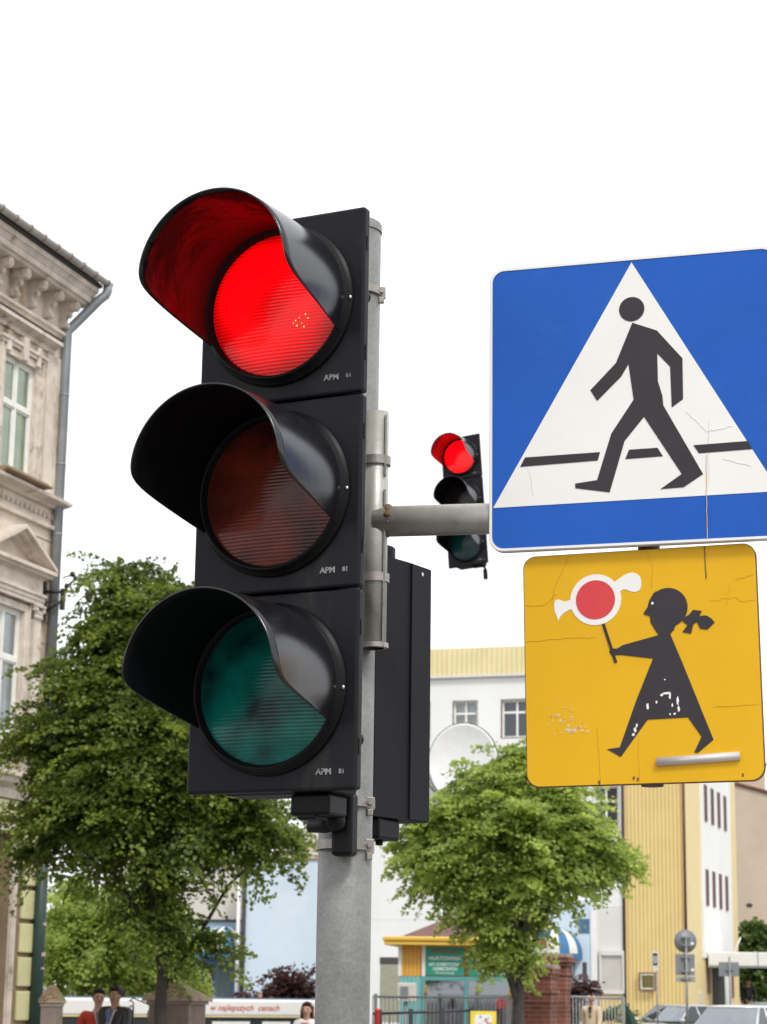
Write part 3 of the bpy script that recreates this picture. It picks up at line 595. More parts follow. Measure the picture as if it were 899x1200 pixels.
# consoles under the cornice, each with a scroll and a carved drop
def console(y):
    b = MB(); P = [(0, 12.56), (.07, 12.56), (.12, 12.62), (.10, 12.70), (.13, 12.80), (.24, 12.88), (.30, 12.92), (.32, 13.015), (0, 13.015)]
    prof(b, P, y-.055, y+.055); b.tube([(.25, y-.075, 12.93), (.25, y+.075, 12.93)], .07, 14); b.tube([(.09, y-.07, 12.62), (.09, y+.07, 12.62)], .055, 12)
    b.ball((.13, y, 12.60), (.05, .05, .05), 8, 6); b.ball((.17, y, 12.80), (.05, .045, .07), 8, 6); b.ball((.31, y, 12.95), (.04, .05, .04), 8, 6)
    return b
y = -.14
while y > -10.5:
    console(y).build('console', M['plaster2'], tn); y -= .58
# eaves: board, half-round gutter with its hooks, roof slope
b = MB(); b.box(.42, .57, YL, .22, 13.35, 13.41); b.build('eaves_board', M['darkboard'], tn).location = (0, 0, 0)
b = MB(); n = 12; gyr = .075
for (ya, yb) in ((YL, .36),):
    P = [(.74+gyr*math.cos(R_(180+180*k_/n)), 13.66+gyr*math.sin(R_(180+180*k_/n))) for k_ in range(n+1)]; P2 = [(.74+(gyr-.008)*math.cos(R_(360-180*k_/n)), 13.66+(gyr-.008)*math.sin(R_(360-180*k_/n))) for k_ in range(n+1)]
    prof(b, P+P2, ya, yb)
gut = b.build('gutter', mat('pale_gutter', (.42, .40, .37), .5, .2, .15, 4), tn)
b = MB(); y = .2
while y > -10.8: b.tube([(.60, y, 13.72), (.74, y, 13.69), (.820, y, 13.675), (.826, y, 13.65), (.80, y, 13.59), (.74, y, 13.578)], .009, 6); y -= .46
b.build('gutter_hook', M['brownpipe0'], gut); gut.location = (-.10, 0, -.20)
b = MB(); prof(b, [(.70, 13.64), (.72, 13.70), (-4.5, 16.2), (-4.5, 16.1)], YL, .34); prof(b, [(-4.5, 16.1), (-4.5, 16.2), (-9.4, 13.7), (-9.4, 13.6)], YL, .34)
b.build('roof', M['tile'], tn).location = (-.10, 0, -.20)
b = MB(); b.add([(-9, -.01, 13.6), (0, -.01, 13.6), (-4.5, -.01, 16.1)], [(0, 1, 2)]); b.build('gable', M['plaster'], tn)
# string course with its row of shell ornaments
b = MB(); prof(b, [(0, 9.42), (.06, 9.42), (.10, 9.46), (.26, 9.50), (.27, 9.55), (.0, 9.60)], YL, .10); prof(b, [(0, 9.06), (.08, 9.06), (.09, 9.12), (.0, 9.16)], YL, .03)
b.build('string_course', M['plaster2'], tn)
b = MB(); y = -.12
while y > -10.8:
    b.lathe([(.018, .0), (.052, .03), (.045, .05), (.03, .045), (.02, .03)], (.0, y, 9.28), 'x', 12); b.ball((.035, y, 9.30), (.03, .022, .035), 8, 6); y -= .155
b.build('string_course_ornament', M['plaster2'], tn)
b = MB()
for b_ in BAYS: b.cbox(.27, .34, b_-.75, b_+.75, 9.60, 9.64, .01); b.cbox(.0, .30, b_-.70, b_+.70, 9.58, 9.68, .02)
b.build('window_sill', M['plaster_groove'], tn)
# upper window surrounds with keystones and side strips
for b_ in BAYS:
    b = MB()
    for s_ in (-1, 1):
        ya, yb = sorted((b_+s_*(hw), b_+s_*(hw+.13))); b.box(.0, .06, ya, yb, 9.66, 11.60)
        ya, yb = sorted((b_+s_*(hw+.13), b_+s_*(hw+.17))); b.box(.0, .09, ya, yb, 9.66, 11.74)
        ya, yb = sorted((b_+s_*(hw+.30), b_+s_*(hw+.34))); b.box(.0, .03, ya, yb, 9.9, 11.3)
    b.box(.0, .06, b_-hw-.129, b_+hw+.129, 11.602, 11.72); b.box(.0, .10, b_-hw-.20, b_+hw+.20, 11.74, 11.80); b.box(.0, .13, b_-hw-.24, b_+hw+.24, 11.80, 11.85)
    b.cbox(.0, .15, b_-.08, b_+.08, 11.58, 11.98, .015)
    for s_ in (-1, 1):
        b.cbox(.0, .12, b_+s_*.50-.06, b_+s_*.50+.06, 11.62, 11.96, .015)
        for q in range(4): b.ball((.03, b_+s_*(.18+q*.07), 11.90+.02*(q % 2)), (.04, .028, .035), 7, 5)
    b.build('window_surround', M['plaster2'], tn)
# first floor: aedicule with pilasters, carved capitals, entablature, triangular pediment
for b_ in BAYS:
    b = MB()
    for s_ in (-1, 1):
        ya, yb = sorted((b_+s_*hw, b_+s_*(hw+.10))); b.box(.0, .07, ya, yb, 5.45, 7.55); ya, yb = sorted((b_+s_*(hw+.10), b_+s_*(hw+.135))); b.box(.0, .10, ya, yb, 5.45, 7.66)
        ya, yb = sorted((b_+s_*(hw+.20), b_+s_*(hw+.42))); b.box(.0, .14, ya, yb, 5.45, 7.46); b.box(.0, .17, ya-.02, yb+.02, 5.35, 5.47)
    b.box(.0, .07, b_-hw-.099, b_+hw+.099, 7.552, 7.66)
    prof(b, [(0, 7.70), (.15, 7.70), (.15, 7.76), (.17, 7.77), (.17, 7.83), (.20, 7.84), (.20, 7.88), (0, 7.90)], b_-hw-.46, b_+hw+.46)
    prof(b, [(0, 7.90), (.13, 7.90), (.13, 8.12), (.16, 8.13), (.18, 8.16), (0, 8.16)], b_-hw-.43, b_+hw+.43)
    ar = b.build('aedicule', M['plaster2'], tn)
    b = MB()
    for s_ in (-1, 1):
        yc = b_+s_*(hw+.31)
        b.cbox(.0, .20, yc-.15, yc+.15, 7.655, 7.70, .006)
        for q in range(3):
            for zz in (7.50, 7.57): b.ball((.14, yc-.08+q*.08, zz), (.045, .04, .05), 8, 6)
        for e_ in (-1, 1): b.tube([(.05, yc+e_*.115, 7.62), (.19, yc+e_*.115, 7.62)], .035, 10)
        b.build('capital', M['plaster2'], ar); b = MB()
    b = MB(); hp = hw+.56; zb, zt = 8.16, 8.80
    prof(b, [(0, zb), (.24, zb), (.26, zb+.04), (.32, zb+.05), (.32, zb+.11), (.0, zb+.13)], b_-hp, b_+hp)
    for s_ in (-1, 1):
        for (o_, x1, th_) in ((0, .32, .06), (-.06, .24, .055), (-.115, .14, .05)):
            P = [(b_+s_*(hp), zb+.11+o_), (b_+s_*(hp), zb+.11+th_+o_), (b_, zt+th_+o_), (b_, zt+o_)]
            if s_ < 0: P = P[::-1]
            y0_ = [(p[0], max(p[1], zb+.112)) for p in P]; b.prism(y0_, .0, x1, 'x')
    b.build('pediment', M['plaster2'], ar)
b = MB()
for z in (8.86, 8.55, 8.2, 7.85, 7.5, 7.15, 6.8, 6.45, 6.1, 5.75): b.box(.001, .008, -.62, -.0, z, z+.018)
b.build('wall_joint', M['plaster_groove'], tn)
# cornice above the ground floor
b = MB(); prof(b, [(0, 4.55), (.06, 4.56), (.08, 4.70), (.22, 4.78), (.24, 4.86), (.30, 4.88), (.30, 4.96), (.0, 5.02)], YL, .14); prof(b, [(0, 5.22), (.12, 5.22), (.18, 5.30), (.24, 5.32), (.24, 5.36), (0, 5.38)], YL, .10); b.build('ground_floor_cornice', M['plaster2'], tn)
# quoin-side pilaster and downpipe with elbow from the gutter
b = MB(); b.box(.001, .045, -.60, -.02, 9.62, 12.01); b.build('corner_pilaster', M['plaster'], tn)
b = MB(); px_ = .10; b.tube([(.64, .28, 13.42), (.64, .28, 13.32), (.61, .27, 13.24), (.52, .22, 13.15), (px_+.06, -.03, 12.62), (px_, -.08, 12.50), (px_, -.08, 4.6)], .083, 18)
dp = b.build('downpipe', M['zinc'], tn)
b = MB()
for z in (12.55, 11.4, 10.2, 9.0, 7.8, 6.6, 5.4): b.lathe([(.084, -.018), (.090, -.014), (.090, .014), (.084, .018)], (px_, -.08, z), n=18)
b.build('pipe_collar', M['zinc'], dp)
b = MB(); b.tube([(px_+.02, -.07, 4.62), (px_+.02, -.07, .05)], .105, 18); b.lathe([(.106, 0), (.125, .01), (.125, .05), (.106, .06)], (px_+.02, -.07, 4.55), n=18); dg_ = b.build('cast_iron_pipe', M['greenpipe'], tn)
b = MB()
for z, s_ in ((2.63, .045), (2.15, .06), (1.95, .03)): b.box(px_+.06, px_+.131, -.12, -.03, z, z+s_)
b.build('sticker', M['red_film'] if False else mat('torn_sticker', (.5, .35, .36), .7, 0, .4, 20), dg_)
# ---------------------------------------------------------------- ornamental iron bracket of the tenement corner
ib = thing('iron_lamp_bracket', tc_ + rot2(TG)[0]*.02 + rot2(TG)[1]*.02, R_(-TG), 'ornate wrought iron bracket with curled ring on the tenement corner', 'iron bracket')
b = MB(); zc = 8.02-.15
b.tube([(-.0, -.30, zc+.13), (.30, -.22, zc+.13)], .026, 8); b.tube([(.0, -.30, zc-.22), (.16, -.26, zc-.10), (.30, -.22, zc-.02)], .026, 8); b.box(-.02, .03, -.34, -.26, zc-.35, zc+.3)
b.box(.27, .33, -.26, -.18, zc-.17, zc+.18); b.build('arm', M['iron'], ib)
b = MB(); cx_ = .57
pts = [(cx_+.23*math.cos(R_(a)), -.2, zc+.10+.23*math.sin(R_(a))) for a in range(170, -62, -12)]; b.tube(pts, .018, 8)
b.tube([(.27, -.2, zc+.37), (.39, -.2, zc+.40), (.51, -.2, zc+.37)], .012, 6); b.build('ring', M['iron'], ib)
b = MB()
for a in (150, 105, 40, 0, -30): b.ball((cx_+.255*math.cos(R_(a)), -.2, zc+.10+.255*math.sin(R_(a))), (.042, .035, .05), 8, 6)
b.ball((cx_+.17, -.2, zc+.06), (.05, .05, .09), 8, 6); b.ball((.45, -.2, zc+.42), (.05, .05, .05), 8, 6); b.build('iron_flower', M['iron'], ib)

# ================================================================ far building row: local x along its front (to the right), local y away, z up
BG = 18; bo = at(804, 1000, 74); bo.z = 0
M['cream'] = mat('cream_render', (.62, .58, .52), .8, 0, .04, .6)
M['bwhite'] = mat('white_cladding', (.78, .78, .76), .6, 0, .04, .5, col2=(.72, .72, .69), thr=.6)
M['pblue'] = mat('pale_blue_render', (.56, .66, .75), .8, 0, .06, .35, col2=(.63, .70, .75), thr=.52)
M['corr'] = mat('yellow_profiled_cladding', (.74, .58, .26), .5, 0, .05, 1)
M['corrf'] = mat('yellow_fascia_cladding', (.76, .66, .38), .5, 0, .05, 1)
M['yflat'] = mat('yellow_flat_cladding', (.74, .60, .30), .6, 0, .05, 1)
M['brownpipe'] = mat('brown_trim', (.14, .06, .035), .6, 0, .2, 5)
M['greyblue'] = mat('blue_trim', (.06, .14, .26), .5, 0, .1, 5)
M['brownframe'] = mat('brown_window_frame', (.19, .09, .06), .6, 0, .1, 6)
M['shutter'] = corrugated('roller_shutter', (.56, .53, .48), .055, 2, depth=.5)
M['greywall'] = mat('grey_white_render', (.66, .65, .62), .8, 0, .05, .8)
def front_window(par, u0, u1, z0, z1, y, fr, curt, wd=.05, mull=True, name='window', tr=.68, rim=None):
    f = MB()
    f.box(u0, u0+wd, y-.03, y+.03, z0, z1); f.box(u1-wd, u1, y-.03, y+.03, z0, z1); f.box(u0+wd, u1-wd, y-.03, y+.03, z0, z0+wd); f.box(u0+wd, u1-wd, y-.03, y+.03, z1-wd, z1)
    if mull:
        um = (u0+u1)/2; zt = z0+(z1-z0)*tr; f.box(um-wd*.7, um+wd*.7, y-.032, y+.02, z0+wd, z1-wd); f.box(u0+wd, um-wd*.7, y-.028, y+.02, zt-.04, zt+.04); f.box(um+wd*.7, u1-wd, y-.028, y+.02, zt-.04, zt+.04)
    o = f.build(name, fr, par)
    p = MB(); p.add([(u0+.02, y+.008, z0+.02), (u1-.02, y+.008, z0+.02), (u1-.02, y+.008, z1-.02), (u0+.02, y+.008, z1-.02)], [(0, 1, 2, 3)]); p.build('pane', M['glass'], o, recalc=False)
    c = MB(); c.box(u0, u1, y+.16, y+.18, z0, z1); c.build('curtain', curt, o)
    if rim:
        r = MB(); t_ = .05; yy = y-.14
        r.box(u0-t_, u0, yy-.02, yy+.03, z0-t_, z1+t_); r.box(u1, u1+t_, yy-.02, yy+.03, z0-t_, z1+t_); r.box(u0, u1, yy-.02, yy+.03, z1, z1+t_); r.box(u0, u1, yy-.02, yy+.06, z0-t_, z0); r.build('window_rim', rim, o)
    return o
# --- white four-storey block
wb = thing('office_block', bo, R_(-BG), 'white four-storey block with pale yellow ribbed fascia and brown-framed windows', 'building')
U0, U1 = -12.2, -2.22
WX = [(-10.5, -9.44), (-8.50, -7.62), (-6.66, -5.58), (-3.30, -2.40)]
us = [U0]+[q for w_ in WX for q in w_]+[U1]
zs = [0, 4.2, 5.6, 7.3, 8.9, 10.75, 12.10, 13.03]
b = MB(); mpf = lambda u, z, w_: (u, w_, z)
wall_grid(b, us, zs, lambda i, j: i % 2 == 1 and j in (3, 5) and not (j == 3 and i != 7), mpf, .22)
b.add([(U0, 0, 0), (U0, 0, 13.03), (U0, 12, 13.03), (U0, 12, 0)], [(0, 1, 2, 3)]); b.add([(U0, 0, 13.03), (U1, 0, 13.03), (U1, 12, 13.03), (U0, 12, 13.03)], [(0, 1, 2, 3)])
b.build('wall', M['bwhite'], wb, recalc=False)
for i, (a, c) in enumerate(WX):
    front_window(wb, a, c, 10.75, 12.10, .16, M['oldwhite'], M['curtain2'] if i % 2 else M['room'], rim=M['brownframe'])
front_window(wb, WX[3][0], WX[3][1], 7.3, 8.9, .16, M['oldwhite'], M['room'], rim=M['oldwhite'])
b = MB(); b.box(U0-.12, U1-.0, -.07, 12, 13.03, 14.08); b.ribs(U0-.12, U1, -.13, 13.03, 14.08, .19, .045); b.build('fascia', M['corrf'], wb)
b = MB(); b.box(U0-.15, U1-.0, -.16, -.121, 12.98, 13.06); b.build('drip_edge', M['greywall'], wb)
b = MB()
for z in (4.2, 7.25, 10.3): b.box(U0, U1, -.006, -.0005, z, z+.02)
b.build('panel_joint', M['greywall'], wb)
# lower right end of the block: shutter, plinth, pale blue bay with slots, white column
b = MB(); b.box(-3.36, -3.16, -.3, -.01, 0, 4.6); b.build('column', M['white'], wb)
b = MB(); b.box(-3.02, -2.28, -.10, -.02, 1.78, 3.0); sh_ = b.build('roller_shutter', M['shutter'], wb)
b = MB(); b.box(-3.10, -3.02, -.16, -.02, 1.70, 3.16); b.box(-2.28, -2.22, -.16, -.02, 1.70, 3.16); b.box(-3.02, -2.28, -.19, -.02, 3.0, 3.16); b.box(-3.02, -2.28, -.16, -.02, 1.68, 1.78); b.build('shutter_frame', M['greywall'], sh_)
b = MB(); b.box(-3.15, -2.22, -.03, -.011, .3, 1.66); b.ribs(-3.15, -2.22, -.08, .3, 1.66, .1375, .04); b.build('plinth', M['corr'], wb)
b = MB(); b.box(-3.16, -2.22, -.010, -.006, 1.66, 4.7); b.build('grey_bay', M['greywall'], wb)
b = MB(); b.box(-5.9, -3.36, -.25, -.012, 0, 4.9); b.build('pale_blue_bay', M['pblue'], wb)
b = MB()
for u in (-4.22, -3.68): b.box(u, u+.16, -.256, -.248, 1.9, 2.75)
b.build('slot_window', M['room'], wb)
b = MB(); b.box(-3.80, -3.42, -.27, -.251, 3.75, 4.25); b.build('blue_window', M['greyblue'], wb)
b = MB(); b.box(-11.2, -10.35, -.02, -.004, .6, 2.85); b.build('garage_opening', mat('pale_olive_door', (.32, .32, .24), .7, 0, .1, 3), wb)
b = MB(); b.box(-11.22, -10.33, -.024, -.020, 2.62, 2.87); b.build('door_lintel', M['room'], wb)
b = MB(); b.tube([(-5.1, -.28, 0), (-5.1, -.28, 4.9)], .05, 8); b.tube([(-3.95, -.28, 0), (-3.95, -.28, 3.5)], .04, 8); b.build('rain_pipe', M['zinc'], wb)
# --- yellow tower
yt = thing('clad_tower', bo, R_(-BG), 'yellow ribbed stair tower with white side panel of narrow brown slot windows', 'building')
TU = -2.2; TZ = 13.9; D = 11.9
b = MB(); b.box(TU, -.09, .06, .6, 0, TZ); b.ribs(TU, -.09, .0, 0, TZ, .1375, .045); b.build('ribbed_front', M['corr'], yt)
b = MB(); b.box(TU, .0, .6, D, 0, TZ); b.box(-.088, .0, -.0, .6, 0, TZ); b.build('side_wall', M['yflat'], yt)
b = MB(); b.box(.0, .06, 3.1, 10.2, 3.0, TZ-.3); b.box(.0, .06, 3.1, 4.1, 0.3, 3.0) if False else None; b.build('white_panel', M['bwhite'], yt)
for z0, z1 in ((10.9, 12.3), (7.95, 9.3), (4.88, 6.2)):
    for k_ in range(4):
        y0 = 3.75+k_*1.55
        f = MB(); f.box(.06, .10, y0, y0+.55, z0, z1); w_ = f.build('slot_window', M['brownframe'], yt)
        f = MB(); f.box(.10, .108, y0+.08, y0+.47, z0+.06, z1-.06); f.build('pane', M['glassdark'] if False else M['room'], w_)
b = MB(); b.box(.0, .05, 3.9, 4.55, 1.75, 3.05); b.build('slot_window', M['brownframe'], yt)
b = MB(); b.box(.0, .05, 9.6, 10.2, 1.6, 3.0); b.build('slot_window', M['brownframe'], yt)
b = MB(); b.box(.0, .04, 5.2, 7.6, 0, 2.95); dr = b.build('door', M['room'], yt)
b = MB(); b.box(.04, .06, 7.8, 9.4, 0, 2.9); b.build('door_panel', M['bwhite'], yt)
b = MB(); b.tube([(TU-.02, -.05, 0), (TU-.02, -.05, TZ)], .05, 8); b.build('dark_corner_pipe', mat('dark_pipe', (.05, .03, .025), .6), yt)
b = MB(); b.tube([(-.04, -.06, 3.6), (-.04, -.06, TZ)], .045, 10); b.build('rusty_downpipe', M['brownpipe'], yt)
front_window(yt, -1.66, -1.16, 1.86, 2.38, -.04, M['oldwhite'], M['room'], wd=.045, mull=False, name='small_window', rim=M['brownframe'])
b = MB()
for k_ in range(6): b.box(.0, .03, 2.2, 2.75, 1.0+k_*.14, 1.10+k_*.14)
b.build('vent_grille', M['greywall'], yt)
b = MB(); b.tube([(-1.62, -.03, 10.2), (-.1, -.03, 10.2)], .004, 4); b.build('panel_seam', M['brownframe'], yt)
# --- canopy over the tower door
cz = thing('entrance_canopy', bo, R_(-BG), 'white flat canopy slab sticking out from the yellow tower door', 'canopy')
b = MB(); b.cbox(.12, 4.6, 3.6, 7.2, 2.72, 3.22, .03); b.build('slab', M['white'], cz)
b = MB(); b.box(1.9, 1.93, 3.59, 3.61, 2.70, 3.24); b.box(.1, 4.6, 3.585, 3.60, 2.66, 2.74); b.build('edge_strip', M['zinc'], cz)
b = MB()
for u in (4.3,): b.tube([(u, 3.9, 0), (u, 3.9, 2.72)], .06, 8); b.tube([(u, 7.0, 0), (u, 7.0, 2.72)], .06, 8)
b.build('post', M['zinc'], cz)
b = MB(); b.tube([(1.0, 4, 3.2), (1.25, 4, 3.75)], .03, 6); b.build('stay', M['white'], cz)
# --- low blue building on the left of the pole
lb = thing('low_blue_building', bo, R_(-BG), 'low pale blue rendered building with brown flashing and a dark corner pipe', 'building')
b = MB(); b.box(-16.2, -12.3, -.8, 9, 0, 6.32); b.build('wall', M['pblue'], lb)
b = MB(); b.box(-16.25, -12.25, -.86, 9, 6.32, 6.40); b.build('flashing', mat('brown_flashing', (.30, .20, .15), .6), lb)
b = MB(); b.box(-15.6, -12.25, .4, 9, 6.40, 7.6); b.build('set_back_storey', M['cream'], lb)
b = MB(); b.tube([(-16.24, -.84, 0), (-16.24, -.84, 6.2)], .08, 10); b.build('dark_corner_pipe', M['darkboard'], lb)
b = MB(); b.tube([(-16.45, -.84, 0), (-16.45, -.84, 6.2)], .07, 10); b.build('pale_downpipe', M['bwhite'], lb)
wh = thing('white_shop_building', bo, R_(-BG), 'white two-storey shop front with blue ground floor, left of the low blue wall', 'building')
b = MB(); b.box(-22.5, -16.6, .2, 9, 4.15, 6.7); b.build('upper_wall', M['cream'], wh)
b = MB(); b.box(-22.5, -16.6, .25, 9, 0, 4.15); b.build('ground_floor_wall', mat('mid_blue_render', (.36, .50, .60), .8, 0, .06, .8), wh)
b = MB(); b.box(-22.5, -16.6, .15, .3, 4.12, 4.2); b.build('dark_ledge', M['darkboard'], wh)
b = MB(); b.box(-18.6, -16.9, .10, .24, 0, 2.75); dr = b.build('shop_door', M['greyblue'], wh)
b = MB()
for k_ in range(5): b.box(-17.6+k_*.12, -17.54+k_*.12, .08, .102, .1, 2.6)
b.build('slats', mat('olive_slat', (.16, .18, .12), .7), dr)
b = MB(); b.box(-18.5, -17.75, .07, .10, .3, 2.5); b.build('pane', M['room'], dr)
# --- striped half-dome awnings
M['awblue'] = mat('blue_awning_cloth', (.04, .16, .34), .7, 0, .08, 4); M['awwhite'] = mat('white_awning_cloth', (.68, .66, .60), .7, 0, .06, 4)
def awning(u, y, z, rw, rh, rd, label):
    t = thing('awning', bo + rot2(BG)[0]*u + rot2(BG)[1]*y + Vector((0, 0, z)), R_(-BG), label, 'awning')
    ns = 8; bs = [MB(), MB()]
    for s_ in range(ns):
        q = 4
        for k_ in range(q):
            a0 = R_(180*(s_+k_/q)/ns); a1 = R_(180*(s_+(k_+1)/q)/ns)
            for j in range(8):
                p0 = math.pi/2*j/8; p1 = math.pi/2*(j+1)/8; f_ = lambda a, p: (rw*math.cos(a)*math.cos(p), -rd*math.sin(a)*math.cos(p), rh*math.sin(p))
                bs[s_ % 2].add([f_(a0, p0), f_(a1, p0), f_(a1, p1), f_(a0, p1)], [(0, 1, 2, 3)], True)
            c0, c1 = (rw*math.cos(a0), -rd*math.sin(a0)), (rw*math.cos(a1), -rd*math.sin(a1))
            bs[0].add([(c0[0]*1.003, c0[1]*1.003, .02), (c1[0]*1.003, c1[1]*1.003, .02), (c1[0]*1.003, c1[1]*1.003, -.16), (c0[0]*1.003, c0[1]*1.003, -.16)], [(0, 1, 2, 3)])
    bs[0].build('blue_stripes', M['awblue'], t, recalc=False); bs[1].build('white_stripes', M['awwhite'], t, recalc=False)
awning(-17.35, .1, 2.95, 1.05, 1.0, 1.1, 'half-dome striped awning over the shop door left of the pale blue wall')
awning(-4.65, -.28, 3.02, .98, .92, 1.0, 'blue and white half-dome striped awning behind the brick gate pillars')
# --- big white dish on the block
dt = thing('satellite_dish', bo + rot2(BG)[0]*-7.75 + rot2(BG)[1]*-1.3 + Vector((0, 0, 9.55)), R_(-BG), 'huge white dish disc with thick rim in front of the white block', 'dish')
Ri = Matrix.Rotation(R_(-38), 4, 'Z'); nd = 48
def disc(mb, a, bz, y0, y1, cx=0):
    P = [(cx+a*math.cos(2*math.pi*k_/nd), bz*math.sin(2*math.pi*k_/nd)) for k_ in range(nd)]; mb.prism(P, y0, y1, 'y')
b = MB(); b.lathe([(0, .10), (.4, .085), (.8, .03), (1.15, -.08), (1.20, -.10), (1.23, -.08), (1.23, .02), (1.0, .10), (.5, .2), (0, .22)], (0, 0, 0), 'y', nd); ds = b.build('reflector', M['white'], dt); ds.scale = (1.05, 1, 1.15); ds.location.z = .15
b = MB(); b.lathe([(1.232, -.06), (1.262, -.06), (1.262, .02), (1.232, .02)], (0, 0, 0), 'y', nd); e_ = b.build('edge_trim', M['iron'], ds)
b = MB(); b.lathe([(1.0, .1), (1.0, .75), (.93, .75), (.93, .1)], (-.55, 0, -.05), 'y', nd); b.build('rear_drum', M['white'], dt)
b = MB(); b.tube([(-.15, -.1, -.35), (-.15, -.55, -.55)], .03, 8); b.lathe([(.0, .0), (.07, -.25), (.09, -.5), (0, -.5)], (.02, -.35, .1-.15), 'z', 12); b.build('feed_horn', M['iron'], dt)
b = MB(); b.box(-.1, .1, .3, 1.3, -.9, -.7); b.tube([(0, .25, -.2), (0, .35, -.9), (0, .35, -1.3)], .07, 10); b.build('mount', M['zinc'], dt)
# --- beige blank gable far right
wg = thing('blank_gable_house', Vector((17.0, 104, 0)), R_(-BG), 'beige blank-walled house with chimney behind the yellow tower', 'building')
M['beige'] = mat('beige_render', (.56, .45, .35), .9, 0, .12, .35, .2, 8, col2=(.46, .36, .28), thr=.6)
P = [(-2.0, 0), (12, 0), (12, 8.6), (.4, 12.3-.4), (-2.0, 12.45)]
b = MB(); b.prism(P, 0, 14, 'y'); b.build('wall', M['beige'], wg)
b = MB(); b.prism([(-2.1, 12.46), (.4, 11.93), (12.1, 8.62), (12.1, 8.76), (.4, 12.07), (-2.1, 12.6)], -.1, 14.1, 'y'); b.build('roof', M['brownpipe'], wg)
b = MB(); b.box(.3, 1.7, 2.0, 3.2, 11.0, 13.1); c_ = b.build('chimney', M['beige'], wg)
b = MB(); b.box(.2, 1.8, 1.9, 3.3, 13.1, 13.22); b.build('chimney_cap', M['brownpipe'], c_)
b = MB(); b.ball((1.2, -.02, 6.0), (.16, .04, .10), 10, 6); b.build('wall_hole', M['room'], wg)
# ================================================================ foliage
def leaves(name, par, blobs, nclump, nleaf, size, mt, seed, droop=.5, spread=(.50, .30, .022), surf=.42, heart=True):
    "blobs: list of (centre, (rx, ry, rz), weight) in the tree's local space; sprays of leaves spread through their volume, denser to the outside"
    g_ = np.random.default_rng(seed); W = np.array([b_[2] for b_ in blobs], float); W /= W.sum(); N = nclump
    bi = g_.choice(len(blobs), N, p=W); C0 = np.array([blobs[i][0] for i in bi], float); RR = np.array([blobs[i][1] for i in bi], float)
    d = g_.normal(size=(N, 3)); d /= np.linalg.norm(d, axis=1)[:, None]
    rad = (surf+(1-surf)*g_.random(N)**.7)*(1+.12*g_.normal(size=N)); c = C0+d*RR*rad[:, None]
    out_ = d.copy(); out_[:, 2] *= .35; out_ += g_.normal(size=(N, 3))*.25; out_[:, 2] -= .12*droop; out_ /= np.linalg.norm(out_, axis=1)[:, None]
    up = np.array([0, 0, 1.])+out_*[.45, .45, 0]+g_.normal(size=(N, 3))*.12; side = np.cross(out_, up); side /= np.linalg.norm(side, axis=1)[:, None]
    nrm = np.cross(side, out_)
    k = nleaf; a = g_.random((N, k))*1.5-.5; sd = g_.normal(size=(N, k))*.5*(1.15-.6*np.abs(a)); h_ = g_.normal(size=(N, k))
    sc = (.7+.6*g_.random(N))[:, None]
    Pp = c[:, None, :]+out_[:, None, :]*(a*spread[0]*sc)[..., None]+side[:, None, :]*(sd*spread[1]*sc)[..., None]+nrm[:, None, :]*(h_*spread[2])[..., None]
    Pp[..., 2] -= droop*(np.clip(a, 0, 2)**2)*spread[0]*.55+np.abs(sd)**2*.05
    Pp = Pp.reshape(-1, 3); n = len(Pp)
    # drop some leaves so that clumps stay ragged
    o1 = np.repeat(out_, k, 0)+g_.normal(size=(n, 3))*.42; o1[:, 2] -= .30; o1 /= np.linalg.norm(o1, axis=1)[:, None]
    nn = np.repeat(nrm, k, 0)+g_.normal(size=(n, 3))*.42; s1 = np.cross(o1, nn); s1 /= np.linalg.norm(s1, axis=1)[:, None]; n1 = np.cross(s1, o1)
    s_ = (size*(.65+.6*g_.random(n)))[:, None]; f_ = .13+.1*g_.random(n)[:, None]
    base = Pp-o1*s_*.5; tip = Pp+o1*s_*.55
    def L(al, si, up_): return Pp+o1*s_*al+s1*s_*si+n1*s_*up_*f_
    vs = np.stack([base, L(-.28, .44, 1), L(.12, .42, 1), tip, L(.12, -.42, 1), L(-.28, -.44, 1)], 1).reshape(-1, 3)
    me = bpy.data.meshes.new(name); me.vertices.add(n*6); me.vertices.foreach_set('co', vs.astype(np.float32).ravel())
    idx = (np.arange(n)[:, None]*6+np.array([0, 1, 2, 3, 0, 3, 4, 5])[None]).ravel()
    me.loops.add(n*8); me.loops.foreach_set('vertex_index', idx.astype(np.int32)); me.polygons.add(n*2)
    me.polygons.foreach_set('loop_start', (np.arange(n*2)*4).astype(np.int32)); me.update(calc_edges=True)
    tone = np.repeat(g_.random(N)**1.6*.55, k)+g_.random(n)*.25+np.clip((a.reshape(-1)-.1), 0, 1)*.40  # random leaf tone, plus sunlit sprays and tips painted lighter
    at_ = me.attributes.new('lit_tone', 'FLOAT', 'POINT'); at_.data.foreach_set('value', np.repeat(tone, 6).astype(np.float32)); me.validate()
    me.materials.append(mt); o = bpy.data.objects.new(name, me); COL.objects.link(o); o.parent = par; return o, c
M['bark'] = mat('bark', (.045, .035, .028), .9, 0, .3, 9, .8, 30); M['bark2'] = mat('grey_bark', (.07, .06, .05), .9, 0, .3, 9, .8, 30)
